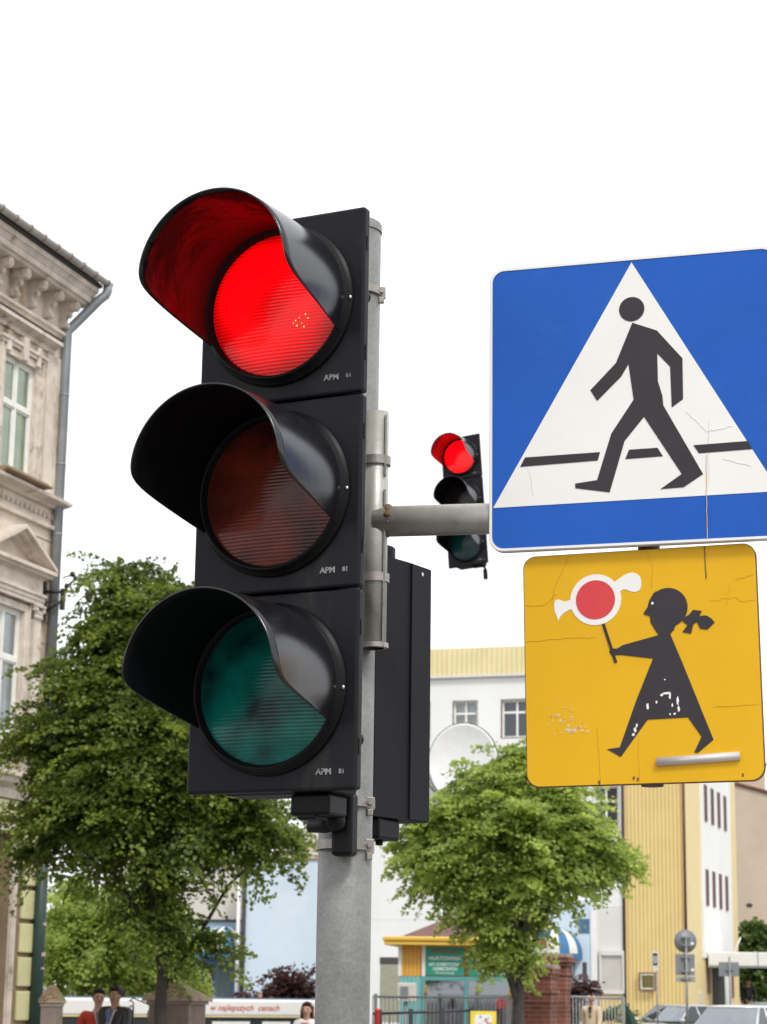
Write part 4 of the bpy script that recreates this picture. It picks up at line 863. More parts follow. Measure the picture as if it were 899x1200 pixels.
def tree(name, loc, label, cat, trunk, blobs, nclump, nleaf, size, mt, seed, bark, nlimb=16, group=None, **kw):
    t = thing(name, loc, 0, label, cat, group); r0, hz, lean = trunk
    o, cl = leaves('crown', t, blobs, nclump, nleaf, size, mt, seed, **kw)
    rd = random.Random(seed); b = MB(); top = hz*1.0
    pts = [(lean[0]*q+.03*math.sin(q*7), lean[1]*q, hz*q) for q in [i/8 for i in range(9)]]
    b.tube(pts, [r0*(1.25 if i == 0 else 1-.075*i) for i in range(9)], 12)
    zmax = max(c_[2]+r_[2] for c_, r_, _ in blobs)
    b.tube([pts[-1], (lean[0]*1.1+.05, lean[1], hz+(zmax-hz)*.45), (lean[0]*1.1-.05, lean[1], hz+(zmax-hz)*.88)], [r0*.42, r0*.22, .012], 8)
    b.build('trunk', bark, t)
    b = MB(); sel = cl[np.random.default_rng(seed).choice(len(cl), nlimb, replace=False)]
    for p in sel:
        s0 = Vector((lean[0], lean[1], hz*.72+rd.random()*max(.05, (p[2]-hz*.72)*.55))); p = Vector(p.tolist()); mid = (s0+p)/2+Vector((0, 0, .12*(p-s0).length))
        b.tube([s0, s0.lerp(mid, .5)+Vector((rd.uniform(-.05, .05), 0, .03)), mid, p], [r0*.30, r0*.22, r0*.15, .008], 6, cap=False)
    b.build('limbs', bark, t); return t
lf1 = leafmat('linden_leaf_shaded', (.020, .048, .010), (.22, .285, .044), .42)  # the left crown's shade is put into this darker leaf colour
lf2 = leafmat('linden_leaf_light', (.075, .135, .022), (.42, .51, .130), .52)
lf3 = leafmat('spring_leaf', (.14, .21, .04), (.34, .42, .10), .5)
lf4 = leafmat('dark_red_leaf', (.045, .020, .018), (.10, .048, .040), .25)
lf5 = leafmat('hedge_leaf', (.04, .09, .02), (.12, .18, .045), .35)
def blob(px, py, Y, rx, rz, base, w_=1, ry=None, dy=0):
    c = at(px, py, Y)-base; k = Y/FPX; return ((c.x, c.y+dy, c.z), (rx*k, (ry or rx*.95)*k, rz*k), w_)
# left linden
base = at(191, 1180, 27); base.z = 0
B = [blob(175, 900, 27, 118, 125, base, 9), blob(162, 738, 27, 50, 55, base, 1.9), blob(62, 868, 27, 52, 48, base, 1.3), blob(118, 795, 27, 50, 55, base, 1.5), blob(292, 978, 27, 54, 36, base, 1.3), blob(182, 1058, 27, 34, 42, base, .8), blob(240, 930, 27, 80, 80, base, 2.5),
     blob(85, 960, 27, 60, 50, base, 1.5), blob(205, 760, 27, 55, 55, base, 1.2), blob(215, 697, 27, 16, 14, base, .12), blob(138, 690, 27, 26, 30, base, .5), blob(125, 665, 27, 9, 12, base, .06), blob(165, 668, 27, 10, 13, base, .08), blob(98, 745, 27, 16, 12, base, .12), blob(235, 1110, 27, 22, 22, base, .2), blob(32, 1000, 27, 18, 10, base, .10)]
tree('linden_tree', base, 'large dark green linden tree standing before the old tenement, left of the pole', 'tree', (.125, 2.3, (.0, .0)), B, 1250, 100, .056, lf1, 5, M['bark'], nlimb=26, droop=.8)
# right linden
base = at(612, 1160, 34); base.z = 0
B = [blob(600, 986, 34, 92, 68, base, 6), blob(538, 1003, 34, 60, 46, base, 2.2), blob(668, 998, 34, 54, 40, base, 2.0), blob(545, 958, 34, 34, 28, base, .9), blob(620, 925, 34, 56, 38, base, 1.5), blob(588, 1068, 34, 38, 40, base, 1.1), blob(592, 1118, 34, 16, 24, base, .3), blob(500, 968, 34, 24, 20, base, .3), blob(710, 1000, 34, 18, 22, base, .35), blob(545, 910, 34, 8, 12, base, .1), blob(608, 890, 34, 20, 20, base, .25)]
tree('linden_tree', base, 'bright green bushy linden tree on a short trunk beside the yellow kiosk', 'tree', (.17, 1.9, (-.05, .0)), B, 1150, 92, .066, lf2, 9, M['bark2'], nlimb=22, droop=.7)
# pale tree behind on the left
base = at(110, 1150, 50); base.z = gz(base.x, 50)
B = [blob(120, 1115, 50, 85, 52, base, 4), blob(90, 1060, 50, 28, 26, base, .7), blob(182, 1120, 50, 34, 34, base, 1.0), blob(150, 1080, 50, 60, 40, base, 1.4), blob(212, 1156, 50, 22, 12, base, .35)]
tree('young_tree', base, 'pale green feathery tree behind the white bus between tenement and blue wall', 'tree', (.12, 1.6, (0, 0)), B, 640, 90, .085, lf3, 21, M['bark2'], nlimb=14, droop=.5, spread=(.45, .3, .09))
# green tree behind the canopy
base = at(885, 1150, 88); base.z = 0
B = [blob(885, 1105, 88, 22, 22, base, 1), blob(880, 1150, 88, 26, 22, base, 1), blob(905, 1120, 88, 26, 30, base, 1), blob(930, 1130, 88, 30, 30, base, 1)]
tree('roadside_tree', base, 'dense mid-green tree behind the white entrance canopy at the right edge', 'tree', (.15, 1.2, (0, 0)), B, 230, 36, .22, lf5, 23, M['bark2'], nlimb=8, spread=(.6, .4, .15))
def shrub(name, loc, label, B, n, k_, size, mt, seed, **kw):
    t = thing(name, loc, 0, label, 'shrub'); leaves('foliage', t, B, n, k_, size, mt, seed, **kw)
    b = MB(); rd = random.Random(seed)
    for i in range(9):
        c_, r_, _ = rd.choice(B); a = rd.random()*6.28; e = (c_[0]+r_[0]*.8*math.cos(a), c_[1]+r_[1]*.5*math.sin(a), c_[2]+r_[2]*rd.uniform(.2, 1.05)); b.tube([(c_[0]*.3, 0, 0), (c_[0]*.6+e[0]*.4, e[1]*.5, e[2]*.5), e], [.03, .02, .006], 5, cap=False)
    b.build('stems', M['bark'], t); return t
base = at(335, 1165, 58); base.z = gz(base.x, 58)
shrub('copper_shrub', base, 'dark red-leaved shrub showing above the white bus roof before the pale blue wall', [blob(335, 1172, 58, 36, 22, base, 3), blob(310, 1176, 58, 18, 12, base, 1), blob(362, 1175, 58, 16, 14, base, 1), blob(345, 1158, 58, 18, 10, base, .7)], 150, 34, .11, lf4, 31, droop=-.3)
base = at(215, 1165, 36); base.z = 0
base = at(680, 1165, 55); base.z = 0
shrub('copper_shrub', base, 'dark red shrub growing behind the railing right of the brick pillars', [blob(678, 1158, 55, 13, 8, base, 2), blob(668, 1163, 55, 8, 6, base, 1)], 50, 30, .09, lf4, 33, droop=.2)
base = at(668, 1185, 56); base.z = 0
shrub('hedge_bush', base, 'low green bush behind the railing at the foot of the pale blue bay', [blob(668, 1190, 56, 14, 12, base, 2), blob(716, 1190, 56, 12, 9, base, 1)], 60, 30, .09, lf5, 35, droop=.2)
# ================================================================ gate pillars
M['brick'] = bpy.data.materials.new('old_brick'); M['brick'].use_nodes = True
n_ = M['brick'].node_tree; b_ = n_.nodes['Principled BSDF']; tc2 = n_.nodes.new('ShaderNodeTexCoord'); sp2 = n_.nodes.new('ShaderNodeSeparateXYZ'); n_.links.new(tc2.outputs['Object'], sp2.inputs[0])
ad2 = n_.nodes.new('ShaderNodeMath'); n_.links.new(sp2.outputs[0], ad2.inputs[0]); n_.links.new(sp2.outputs[1], ad2.inputs[1])
cb = n_.nodes.new('ShaderNodeCombineXYZ'); n_.links.new(ad2.outputs[0], cb.inputs[0]); n_.links.new(sp2.outputs[2], cb.inputs[1])
bt2 = n_.nodes.new('ShaderNodeTexBrick'); bt2.inputs['Scale'].default_value = 1; bt2.inputs['Brick Width'].default_value = .25; bt2.inputs['Row Height'].default_value = .078; bt2.inputs['Mortar Size'].default_value = .009
bt2.inputs['Color1'].default_value = (.24, .075, .045, 1); bt2.inputs['Color2'].default_value = (.13, .042, .03, 1); bt2.inputs['Mortar'].default_value = (.20, .14, .11, 1)
n_.links.new(cb.outputs[0], bt2.inputs['Vector'])
nz2 = n_.nodes.new('ShaderNodeTexNoise'); nz2.inputs['Scale'].default_value = 3; nz2.inputs['Detail'].default_value = 8; n_.links.new(tc2.outputs['Object'], nz2.inputs['Vector'])
hs2 = n_.nodes.new('ShaderNodeHueSaturation'); mr2 = n_.nodes.new('ShaderNodeMapRange'); mr2.inputs[1].default_value = .3; mr2.inputs[2].default_value = .7; mr2.inputs[3].default_value = .6; mr2.inputs[4].default_value = 1.4
n_.links.new(nz2.outputs[0], mr2.inputs[0]); n_.links.new(mr2.outputs[0], hs2.inputs['Value']); n_.links.new(bt2.outputs[0], hs2.inputs['Color']); n_.links.new(hs2.outputs[0], b_.inputs['Base Color']); b_.inputs['Roughness'].default_value = .9
M['stonecap'] = mat('weathered_cap_stone', (.34, .27, .22), .9, 0, .25, 6, .5, 40, col2=(.20, .11, .08), thr=.52)
def brick_pillar(px, wpx, ytop, Y, label, steps):
    p = at(px, 1180, Y); w_ = wpx/FPX*Y/2; zt = at(px, ytop, Y).z; t = thing('brick_pillar', (p.x, Y, 0), R_(-18), label, 'gate pillar')
    b = MB(); b.box(-w_*.86, w_*.86, -w_*.86, w_*.86, 0, zt-.62)
    b.build('shaft', M['brick'], t)
    b = MB(); z = zt-.62
    for (ex_, h_) in steps: b.box(-w_*ex_, w_*ex_, -w_*ex_, w_*ex_, z, z+h_); z += h_
    b.build('corbelled_head', M['brick'], t)
    rd = random.Random(int(px)); b = MB(); k_ = 6
    for i in range(k_):
        for j in range(k_):
            x0 = -w_*1.06+2.12*w_*i/k_; y0 = -w_*1.06+2.12*w_*j/k_; b.cbox(x0, x0+2.05*w_/k_, y0, y0+2.05*w_/k_, z+.001, z+.035+rd.random()*.05, .008)
    b.build('cap', M['stonecap'], t); return t
brick_pillar(633, 37, 1132, 37, 'nearer and lower old brick gate pillar beside the right linden trunk', [(.90, .16), (1.0, .05), (.88, .22), (.96, .06), (1.04, .08)])
brick_pillar(653, 30, 1119, 38.6, 'taller old brick gate pillar with wide crumbling head, behind the lower one', [(.92, .26), (1.02, .05), (.9, .12), (1.06, .06), (1.2, .08)])
M['oldstone'] = mat('old_rendered_stone', (.22, .17, .14), .9, 0, .25, 3, .6, 30, col2=(.30, .24, .20), thr=.55)
M['mossy'] = mat('mossy_tile_cap', (.24, .17, .10), .95, 0, .3, 8, .8, 40, col2=(.16, .17, .05), thr=.5)
def cap_pillar(px, wpx, yedge, ytop, Y, label, rz=-18):
    p = at(px, 1180, Y); w_ = wpx/FPX*Y/2; ze = at(px, yedge, Y).z; zt = at(px, ytop, Y).z
    t = thing('stone_pillar', (p.x, Y, 0), R_(rz), label, 'gate pillar')
    b = MB(); b.cbox(-w_*.8, w_*.8, -w_*.8, w_*.8, 0, ze-.08, .012); b.build('shaft', M['oldstone'], t)
    b = MB(); b.cbox(-w_*.88, w_*.88, -w_*.88, w_*.88, ze-.079, ze-.04, .01); b.cbox(-w_, w_, -w_, w_, ze-.039, ze, .01); b.build('cornice', M['stonecap'], t)
    b = MB(); e = w_*.98; q = w_*.22
    b.add([(-e, -e, ze), (e, -e, ze), (e, e, ze), (-e, e, ze), (-q, -q, zt), (q, -q, zt), (q, q, zt), (-q, q, zt)], [(0, 1, 5, 4), (1, 2, 6, 5), (2, 3, 7, 6), (3, 0, 4, 7), (4, 5, 6, 7)])
    rd = random.Random(int(px))
    for i in range(60):
        s_ = rd.random(); x = rd.uniform(-1, 1); k_ = e+(q-e)*s_; b.ball((x*k_, -k_-.0, ze+(zt-ze)*s_), (.03, .02, .015), 6, 4)
    b.build('hipped_cap', M['mossy'], t); return t
cap_pillar(208, 62, 1170, 1153, 29.5, 'wide stone gate pillar with mossy hipped tile cap behind the left linden trunk')
cap_pillar(61, 24, 1172, 1155, 26.5, 'narrow reddish stone pillar with pointed cap beside the green pipe', -18)
# a thin curled iron rail between the men and the wide pillar
ir = thing('iron_handrail', (at(158, 1180, 30).x, 30, 0), 0, 'thin curled iron handrail between the dark-jacketed man and the wide stone pillar', 'handrail')
b = MB(); pts = [(-.06+.04*math.cos(R_(a)), 0, 1.47+.04*math.sin(R_(a))) for a in range(-120, 150, 30)]+[(-.03, 0, 1.545), (.10, 0, 1.50), (.26, 0, 1.43), (.32, 0, 1.42)]
b.tube(pts, .009, 6); b.build('rail', M['iron'], ir); b = MB()
for x in (-.02, .3): b.tube([(x, 0, 0), (x, 0, 1.44)], .012, 6)
b.build('post', M['iron'], ir)
# ================================================================ bus with red lettering
M['busw'] = mat('white_vehicle_paint', (.78, .77, .74), .35, 0, .03, 2, coat=.3); M['busd'] = mat('dark_vehicle_glass', (.03, .032, .035), .12, 0, .1, 2)
M['redletter'] = mat('red_vinyl_letters', (.50, .06, .03), .5, 0, .05, 10); M['rubber'] = mat('tyre_rubber', (.02, .02, .02), .8, 0, .1, 20)
pa, pb = at(50, 1173, 43), at(412, 1168, 47); zg = gz(-4, 46); bl = (Vector((pb.x, pb.y))-Vector((pa.x, pa.y))).length; ang = math.atan2(pb.y-pa.y, pb.x-pa.x)
bus = thing('bus', (pa.x, pa.y, zg), ang, 'long white bus seen over the wall with red words along its roof band', 'bus')
HB = 1.475-zg
b = MB(); b.cbox(0, bl, 0, 2.3, .35, HB-1.1, .05); b.cbox(0, bl, .0, 2.3, HB-.36, HB, .06, 3); b.build('body', M['busw'], bus)
b = MB(); b.cbox(.03, bl-.03, .04, 2.26, HB-1.09, HB-.361, .02); b.build('windows', M['busd'], bus)
b = MB()
for x in (1.1, 2.55, 4.0, bl-2.15, bl-1.0): b.box(x, x+.05, .015, .045, HB-1.1, HB-.362)
b.build('window_pillars', M['darkboard'], bus)
b = MB(); b.box(.05, bl-.05, -.004, .002, HB-.375, HB-.345); b.build('cream_edge', M['yflat'], bus)
b = MB(); b.box(.05, bl-.05, .05, 2.2, HB+.0005, HB+.012); b.build('blue_roof_edge', M['greyblue'], bus)
b = MB(); sx = (239-50)/(412-50)*bl; text_poly('w najlepszych  cenach', .175, sx, HB-.235, -.006, b, width=(322-239)/(412-50)*bl, shear=.3, bold=.0015); b.build('lettering', M['redletter'], bus)
b = MB()
for (u0, u1) in (((242-50)/362*bl, (287-50)/362*bl), ((302-50)/362*bl, (336-50)/362*bl)):
    b.box(u0, u1, .012, .038, HB-.58, HB-.46)
b.build('window_sticker', M['busw'], bus)
b = MB(); text_poly('LINIA SPECJALNA', .07, (303-50)/362*bl, HB-.54, .009, b, width=30/362*bl) if False else None
for x in (1.6, bl-1.8):
    w_ = MB(); w_.lathe([(0, -.02), (.42, -.02), (.45, .03), (.45, .22), (0, .24)], (x, .0, .45), 'y', 24); wo = w_.build('wheel', M['rubber'], bus)
    h_ = MB(); h_.lathe([(0, -.04), (.2, -.045), (.24, -.021)], (x, 0, .45), 'y', 20); h_.build('rim', M['steel'], wo)
b = MB(); b.ball((6.15/7.4*bl, -.01, HB-.18), (.035, .02, .035), 8, 6); b.tube([(.7*bl, .2, HB+.02), (.7*bl, .2, HB+.10)], .05, 8); b.build('roof_marker', emis('orange_marker', (.55, .2, .05), 0) if False else mat('orange_marker', (.55, .22, .05), .4), bus)
# ================================================================ kiosk
M['kyel'] = mat('kiosk_yellow_fascia', (.78, .50, .08), .4, 0, .05, 3); M['korange'] = mat('kiosk_orange_panel', (.72, .40, .07), .5, 0, .05, 3); M['kteal'] = mat('kiosk_turquoise_panel', (.22, .52, .52), .5, 0, .1, 3)
M['ksign'] = mat('green_sign_board', (.02, .28, .20), .5, 0, .06, 4); M['kroof'] = mat('brown_shingle_roof', (.17, .09, .08), .9, 0, .15, 8); M['kred'] = mat('dark_red_letters', (.35, .05, .05), .6)
ko = at(469, 1145, 43); ko.z = 0; kx = FPX/43
k1 = thing('kiosk', ko, R_(-7), 'yellow and turquoise street kiosk with green shop boards and brown pyramid roof', 'kiosk')
def kz(y): return at(500, y, 43).z
W_ = 2.35; Dk = 2.2; zf0, zf1 = kz(1108), kz(1098); zm = kz(1144)
b = MB(); b.box(0, .46, .025, .05, zm, zf0); b.ribs(.03, .44, .0, zm, zf0, .082, .02); b.box(0, .05, .05, Dk, zm, zf0); b.box(.05, W_, Dk-.05, Dk, 0, zf0); b.build('orange_wall', M['korange'], k1)
b = MB(); b.box(0, .46, .025, .05, 0, zm-.003); b.ribs(.0, .44, .0, 0, zm-.003, .082, .02); b.box(0, .05, .05, Dk, 0, zm-.003); b.build('turquoise_wall', M['kteal'], k1)
b = MB()
for x in (-.04, .44, W_-.02): b.box(x, x+.07, -.03, .0-.002, zm, zf0)
b.build('white_post', M['oldwhite'], k1)
b = MB()
for x in (.44, 1.30, W_-.02): b.box(x, x+.07, -.03, -.002, 0, zm-.004)
b.box(.511, W_-.02, -.025, .02, zm-.08, zm-.004); b.build('turquoise_post', mat('turquoise_paint', (.10, .36, .36), .5), k1)
b = MB(); b.cbox(-.30, W_+.30, -.30, Dk+.3, zf0+.001, zf0+.07, .01); b.cbox(-.33, W_+.33, -.33, Dk+.33, zf0+.075, zf1, .03); b.build('fascia', M['kyel'], k1)
b = MB(); cx_, cy_ = W_/2-.05, Dk/2; zt = kz(1074)
b.add([(-.0, -.0, zf1), (W_, 0, zf1), (W_, Dk, zf1), (0, Dk, zf1), (cx_-.3, cy_, zt+.0), (cx_+.3, cy_, zt+.0)], [(0, 1, 5, 4), (1, 2, 5), (2, 3, 4, 5), (3, 0, 4)]); b.build('roof', M['kroof'], k1)
zs1, zs0 = kz(1110), kz(1143)
for i, (x0, x1) in enumerate(((.52, 1.29), (1.38, 2.3))):
    b = MB(); b.box(x0, x1, -.035, -.005, zs0, zs1); s_ = b.build('shop_board', M['ksign'], k1)
    b = MB(); hh_ = zs1-zs0
    rows = (('HURTOWNIA', .105, .60), ('ART. KOSMETYCZNO-', .085, .40), ('CHEMICZNYCH', .085, .24)) if True else ()
    b2 = MB(); text_poly('PROMOCJE', .085, x0+.12, zs0+hh_*.80, -.037, b2, width=(x1-x0)-.24, bold=.002); b2.build('red_lettering', M['kred'], s_)
    for (tx, sz, zz) in rows: text_poly(tx, sz, x0+.06+(.08 if tx == 'CHEMICZNYCH' else 0), zs0+hh_*zz-.03, -.037, b, width=(x1-x0)-.12-(.16 if tx == 'CHEMICZNYCH' else 0), bold=.002)
    text_poly('Promocje', .07, x0+.2, zs0+hh_*.06, -.037, b, width=(x1-x0)-.4)
    b.build('white_lettering', M['white'], s_)
    b = MB(); b.box(x0, x1, -.01, .0, .5, zm-.085); pn = b.build('shop_window', M['glassdark'], k1)
    b = MB(); b.box(x0, x1, .5, .52, .1, zm-.1); b.build('back_wall', mat('grey_stock', (.35, .35, .34), .8, 0, .5, 5), pn)
    b = MB(); rd = random.Random(i)
    for rrow in range(5):
        for q in range(7): hz_ = rd.uniform(.12, .22); b.box(x0+.03+q*.105, x0+.11+q*.105, .18, .3, .55+rrow*.26, .55+rrow*.26+hz_)
    b.build('stock', mat('stock_boxes', (.5, .48, .45), .7, 0, .6, 7), pn)
b = MB(); b.box(.0, W_, .0+.05, Dk-.06, 0, .1); b.build('floor', M['greywall'], k1)
# meter box by the kiosk
mb_ = at(475, 1164, 42); t = thing('meter_box', (mb_.x, mb_.y-.05, 0), R_(-7), 'cream electricity meter box with grey window on a post before the kiosk', 'meter box')
b = MB(); b.cbox(-.16, .20, 0, .2, mb_.z-.16, mb_.z+.20, .02); b.build('casing', M['cream'], t); b = MB(); b.box(-.1, .06, -.012, .003, mb_.z-.10, mb_.z+.13); b.build('window', M['zinc'], t); b = MB(); b.tube([(0, .1, 0), (0, .1, mb_.z-.15)], .04, 8); b.build('post', M['zinc'], t)
# white pillars of the shop porch right of the kiosk
for px_, lab in ((567, 'white porch column just right of the kiosk'), (588, 'white porch column close to the right linden trunk')):
    p = at(px_, 1150, 46); t = thing('porch_column', (p.x, 46, 0), 0, lab, 'column'); b = MB(); b.cbox(-.06, .06, -.06, .06, 0, at(px_, 1118, 46).z, .01); b.build('shaft', M['white'], t); b = MB(); b.cbox(-.08, .08, -.08, .08, 0, .12, .01); b.build('base', M['greywall'], t)
# ================================================================ railings
M['railgrey'] = mat('grey_railing_paint', (.30, .30, .30), .5, .2, .1, 6); M['raildark'] = mat('dark_railing_paint', (.045, .045, .05), .5, .2, .15, 6); M['gold'] = mat('gilt_finial', (.62, .36, .07), .35, .5, .1, 6)
def railing(x0, x1, y0, y1, z0, z1, nb, label, m_, posts=(), finials=(), rb=.008, rt=.02, name='railing'):
    L = math.hypot(x1-x0, y1-y0); t = thing(name, (x0, y0, 0), math.atan2(y1-y0, x1-x0), label, 'railing'); zr = z1-z0
    b = MB(); b.tube([(0, 0, z0), (L, 0, z1)], rt, 8); b.tube([(0, 0, .2), (L, 0, .2+zr)], rt*.8, 8); b.build('rail', m_, t)
    b = MB()
    for i in range(nb+1): x = L*i/nb; b.tube([(x, 0, .2), (x, 0, z0+zr*x/L)], rb, 5)
    b.build('bars', m_, t)
    for u in posts:
        b = MB(); b.box(L*u-.03, L*u+.03, -.03, .03, 0, z0+zr*u+.05); b.build('post', m_, t)
    for u, h_ in finials:
        b = MB(); b.tube([(L*u, -.0, 0), (L*u, 0, h_-.12)], .018, 8); fp_ = b.build('post', m_, t); b = MB(); b.lathe([(.0, .0), (.035, .02), (.04, .06), (.015, .10), (.028, .13), (.0, .19)], (L*u, 0, h_-.13), n=10); b.build('finial', M['gold'], fp_)
    return t
p0, p1 = at(437, 1168, 37), at(600, 1169, 37)
railing(p0.x, p1.x, 37, 37, p0.z, p1.z, 34, 'thin grey railing with gilt finials in front of the kiosk', M['railgrey'], (0.02, .97), ((.38, 1.76), (.985, 1.72)))
p0, p1 = at(437, 1188, 30), at(557, 1184, 30)
railing(p0.x, p1.x, 30, 30, p0.z, p1.z, 12, 'dark low railing nearest the camera, ending at the yellow poster', M['raildark'], (.07, .37, .67, .97), rb=.006, rt=.018)
p0, p1 = at(664, 1168, 52), at(732, 1170, 52)
railing(p0.x, p1.x, 52, 52, p0.z, p1.z, 18, 'pale-topped railing right of the brick pillars, behind the man in the beige jacket', M['railgrey'], (.0, .55, .98), rb=.012, rt=.03)
pp = at(568, 1185, 29.9); t = thing('poster_board', (pp.x-.02, 29.85, 0), 0, 'yellow poster with pink and blue blotted lettering on the dark railing', 'poster')
b = MB(); b.cbox(-.18, .18, -.01, .01, .75, pp.z, .004); b.build('board', mat('poster_yellow', (.80, .62, .05), .5), t)
cols = [mat('poster_pink', (.75, .2, .45), .5), mat('poster_blue', (.2, .35, .7), .5), M['white'], mat('poster_orange', (.8, .3, .1), .5)]
b = MB(); b.prism(rrect(-.12, .12, pp.z-.30, pp.z-.05, .03), -.013, -.0101); b.build('white_patch', M['white'], t)
rd = random.Random(3)
for q in range(4):
    b = MB()
    for k_ in range(7): x = rd.uniform(-.10, .10); z = pp.z-.07-rd.random()*.2; b.prism(circ(x, z, rd.uniform(.010, .022), 7), -.0152-.0006*q, -.0132-.0006*q)
    b.build('printed_pattern', cols[q], t)
pq = at(442, 1192, 29.6); t = thing('red_post', (pq.x-.0, 29.6, 0), 0, 'short red post close against the right edge of the signal pole', 'post')
b = MB(); b.tube([(0, 0, 0), (0, 0, pq.z+.09)], .035, 10); b.ball((0, 0, pq.z+.09), .035, 10, 6); b.build('shaft', M['red_film'], t); b = MB(); b.lathe([(.0365, 0), (.0365, .08)], (0, 0, .9), n=10); b.build('band', M['white'], t)
# red flower box and parasol-like pieces near the kiosk
pf = at(589, 1178, 40); t = thing('flower_box', (pf.x, 40, 0), 0, 'dark red box of flowers on a stand left of the linden trunk', 'flower box')
b = MB(); b.cbox(-.13, .17, -.1, .1, pf.z-.07, pf.z+.06, .01); b.build('box', M['kred'], t); b = MB()
for k_ in range(14): b.ball((-.12+k_*.02, rd.uniform(-.06, .06), pf.z+.07+rd.random()*.03), .022, 7, 5)
b.build('flowers', mat('red_flowers', (.5, .05, .06), .7), t); b = MB(); b.tube([(-.08, 0, 0), (-.08, 0, pf.z-.07)], .02, 6); b.tube([(.12, 0, 0), (.12, 0, pf.z-.07)], .02, 6); b.build('stand', M['iron'], t)
# hanging box sign on a bracket above the brick pillars
pd = at(636, 1104, 38.9); t = thing('box_sign', (pd.x, 38.9, 0), R_(-10), 'small blue and white box sign with red swirl above the brick pillars', 'sign')
b = MB(); b.cbox(-.15, .13, 0, .08, pd.z-.22, pd.z+.08, .006); b.build('white_panel', M['white'], t); b = MB(); b.cbox(-.152, .132, -.004, .084, pd.z+.081, pd.z+.20, .006); b.build('blue_top', M['awblue'], t)
b = MB(); b.tube([(.075*math.cos(R_(a))*(1-a/900), -.006, pd.z-.06+.075*math.sin(R_(a))*(1-a/900)) for a in range(0, 620, 24)], .010, 5); b.build('red_swirl', M['red_film'], t)
b = MB(); b.tube([(0, .04, 0), (0, .04, pd.z-.21)], .03, 8); b.build('post', M['zinc'], t); b = MB(); b.tube([(-.2, .04, pd.z+.27), (.25, .04, pd.z+.26)], .022, 6); b.ball((-.15, .04, pd.z+.30), .05, 8, 6); b.ball((.05, .04, pd.z+.31), .045, 8, 6); b.tube([(0, .04, pd.z+.2), (0, .04, pd.z+.3)], .02, 6); b.build('gilt_bracket', M['gold'], t)
# ================================================================ signs seen from behind
M['signback'] = mat('grey_sign_back', (.20, .21, .22), .5, .2, .08, 4)
p = at(803, 1103, 56); t = thing('road_sign_post', (p.x+.02, 56, 0), R_(6), 'grey pole with round and square traffic signs seen from behind', 'road sign')
b = MB(); b.tube([(0, 0, 0), (0, 0, p.z+.15)], .035, 10); b.build('post', M['galv'], t)
b = MB(); b.lathe([(0, .055), (.30, .055), (.30, .065), (.27, .07), (0, .07)], (0, 0, p.z), 'y', 32); r_ = b.build('round_sign', M['signback'], t)
z1, z0 = at(803, 1118, 56).z, at(803, 1143, 56).z
b = MB(); b.cbox(-.27, .24, .055, .075, z0, z1, .004); b.build('square_sign', M['signback'], t)
b = MB(); b.cbox(-.26, .25, .055, .075, z0-.17, z0-.03, .004); b.build('supplementary_plate', M['railgrey'], t)
b = MB()
for z in (p.z+.1, p.z-.1, z1-.08, z0+.10, z0-.09): b.box(-.12, .12, -.04, .054, z-.015, z+.015)
b.build('clamp', M['zinc'], t)
b = MB()
for z in (p.z-.05, z0+.15): b.box(.14, .22, .048, .0545, z-.04, z+.03)
b.build('inspection_sticker', M['white'], t)
p = at(768, 1125, 60); t = thing('parking_sign', (p.x, 60, 0), R_(-14), 'small white and dark square plate on a thin pole before the ribbed yellow wall', 'road sign')
b = MB(); b.tube([(.04, .02, 0), (.04, .02, p.z+.05)], .022, 8); b.build('post', M['galv'], t)
b = MB(); b.cbox(-.09, .09, -.02, .0, p.z-.18, p.z+.22, .004); pn = b.build('plate', M['white'], t); b = MB(); b.box(-.068, .068, -.026, -.021, p.z-.15, p.z+.19); b.build('dark_field', M['busd'], pn)
b = MB(); b.box(-.045, .045, -.030, -.027, p.z-.08, p.z+.10); b.build('white_symbol', M['white'], pn); b = MB(); b.prism([(-.04, p.z-.06), (-.02, p.z-.06), (0, p.z-.01), (.02, p.z-.06), (.04, p.z-.06), (.01, p.z+.02), (.03, p.z+.08), (-.03, p.z+.08), (-.01, p.z+.02)], -.034, -.031); b.build('dark_symbol', M['busd'], pn)
b = MB(); b.box(-.06, .07, -.02, .0, p.z-.30, p.z-.20); b.build('lower_plate', M['greywall'], t)
p = at(855, 1133, 64); t = thing('road_sign_post', (p.x, 64, 0), R_(6), 'grey square sign back on a thin pole under the canopy edge', 'road sign')
b = MB(); b.tube([(0, 0, 0), (0, 0, p.z+.3)], .03, 8); b.build('post', M['galv'], t); b = MB(); b.cbox(-.32, .30, .03, .05, p.z-.28, p.z+.14, .005); b.build('square_sign', M['signback'], t); b = MB(); b.box(-.12, .12, -.03, .029, p.z-.1, p.z-.07); b.build('clamp', M['zinc'], t)
p = at(740, 1182, 50); t = thing('folded_parasol', (p.x, 50, 0), 0, 'dark green folded tarpaulin shape standing just left of the silver car', 'tarpaulin')
b = MB(); b.add([(-.12, 0, p.z+.08), (-.14, .1, p.z-.35), (.20, 0, p.z-.45), (-.02, 0, p.z-.02), (.06, .06, p.z-.20), (.02, -.1, p.z-.4), (-.1, .12, 0), (.3, .1, 0), (0, -.15, 0)], [(0, 1, 5, 3), (3, 5, 2, 4), (0, 3, 4), (1, 6, 8, 5), (5, 8, 7, 2), (0, 4, 2, 7, 6, 1)]); b.build('cloth', mat('dark_green_cloth', (.015, .05, .03), .8, 0, .2, 5), t, recalc=False)
b = MB(); b.tube([(-.02, .02, 0), (-.06, .02, p.z+.12)], .015, 6); b.build('pole', M['iron'], t)
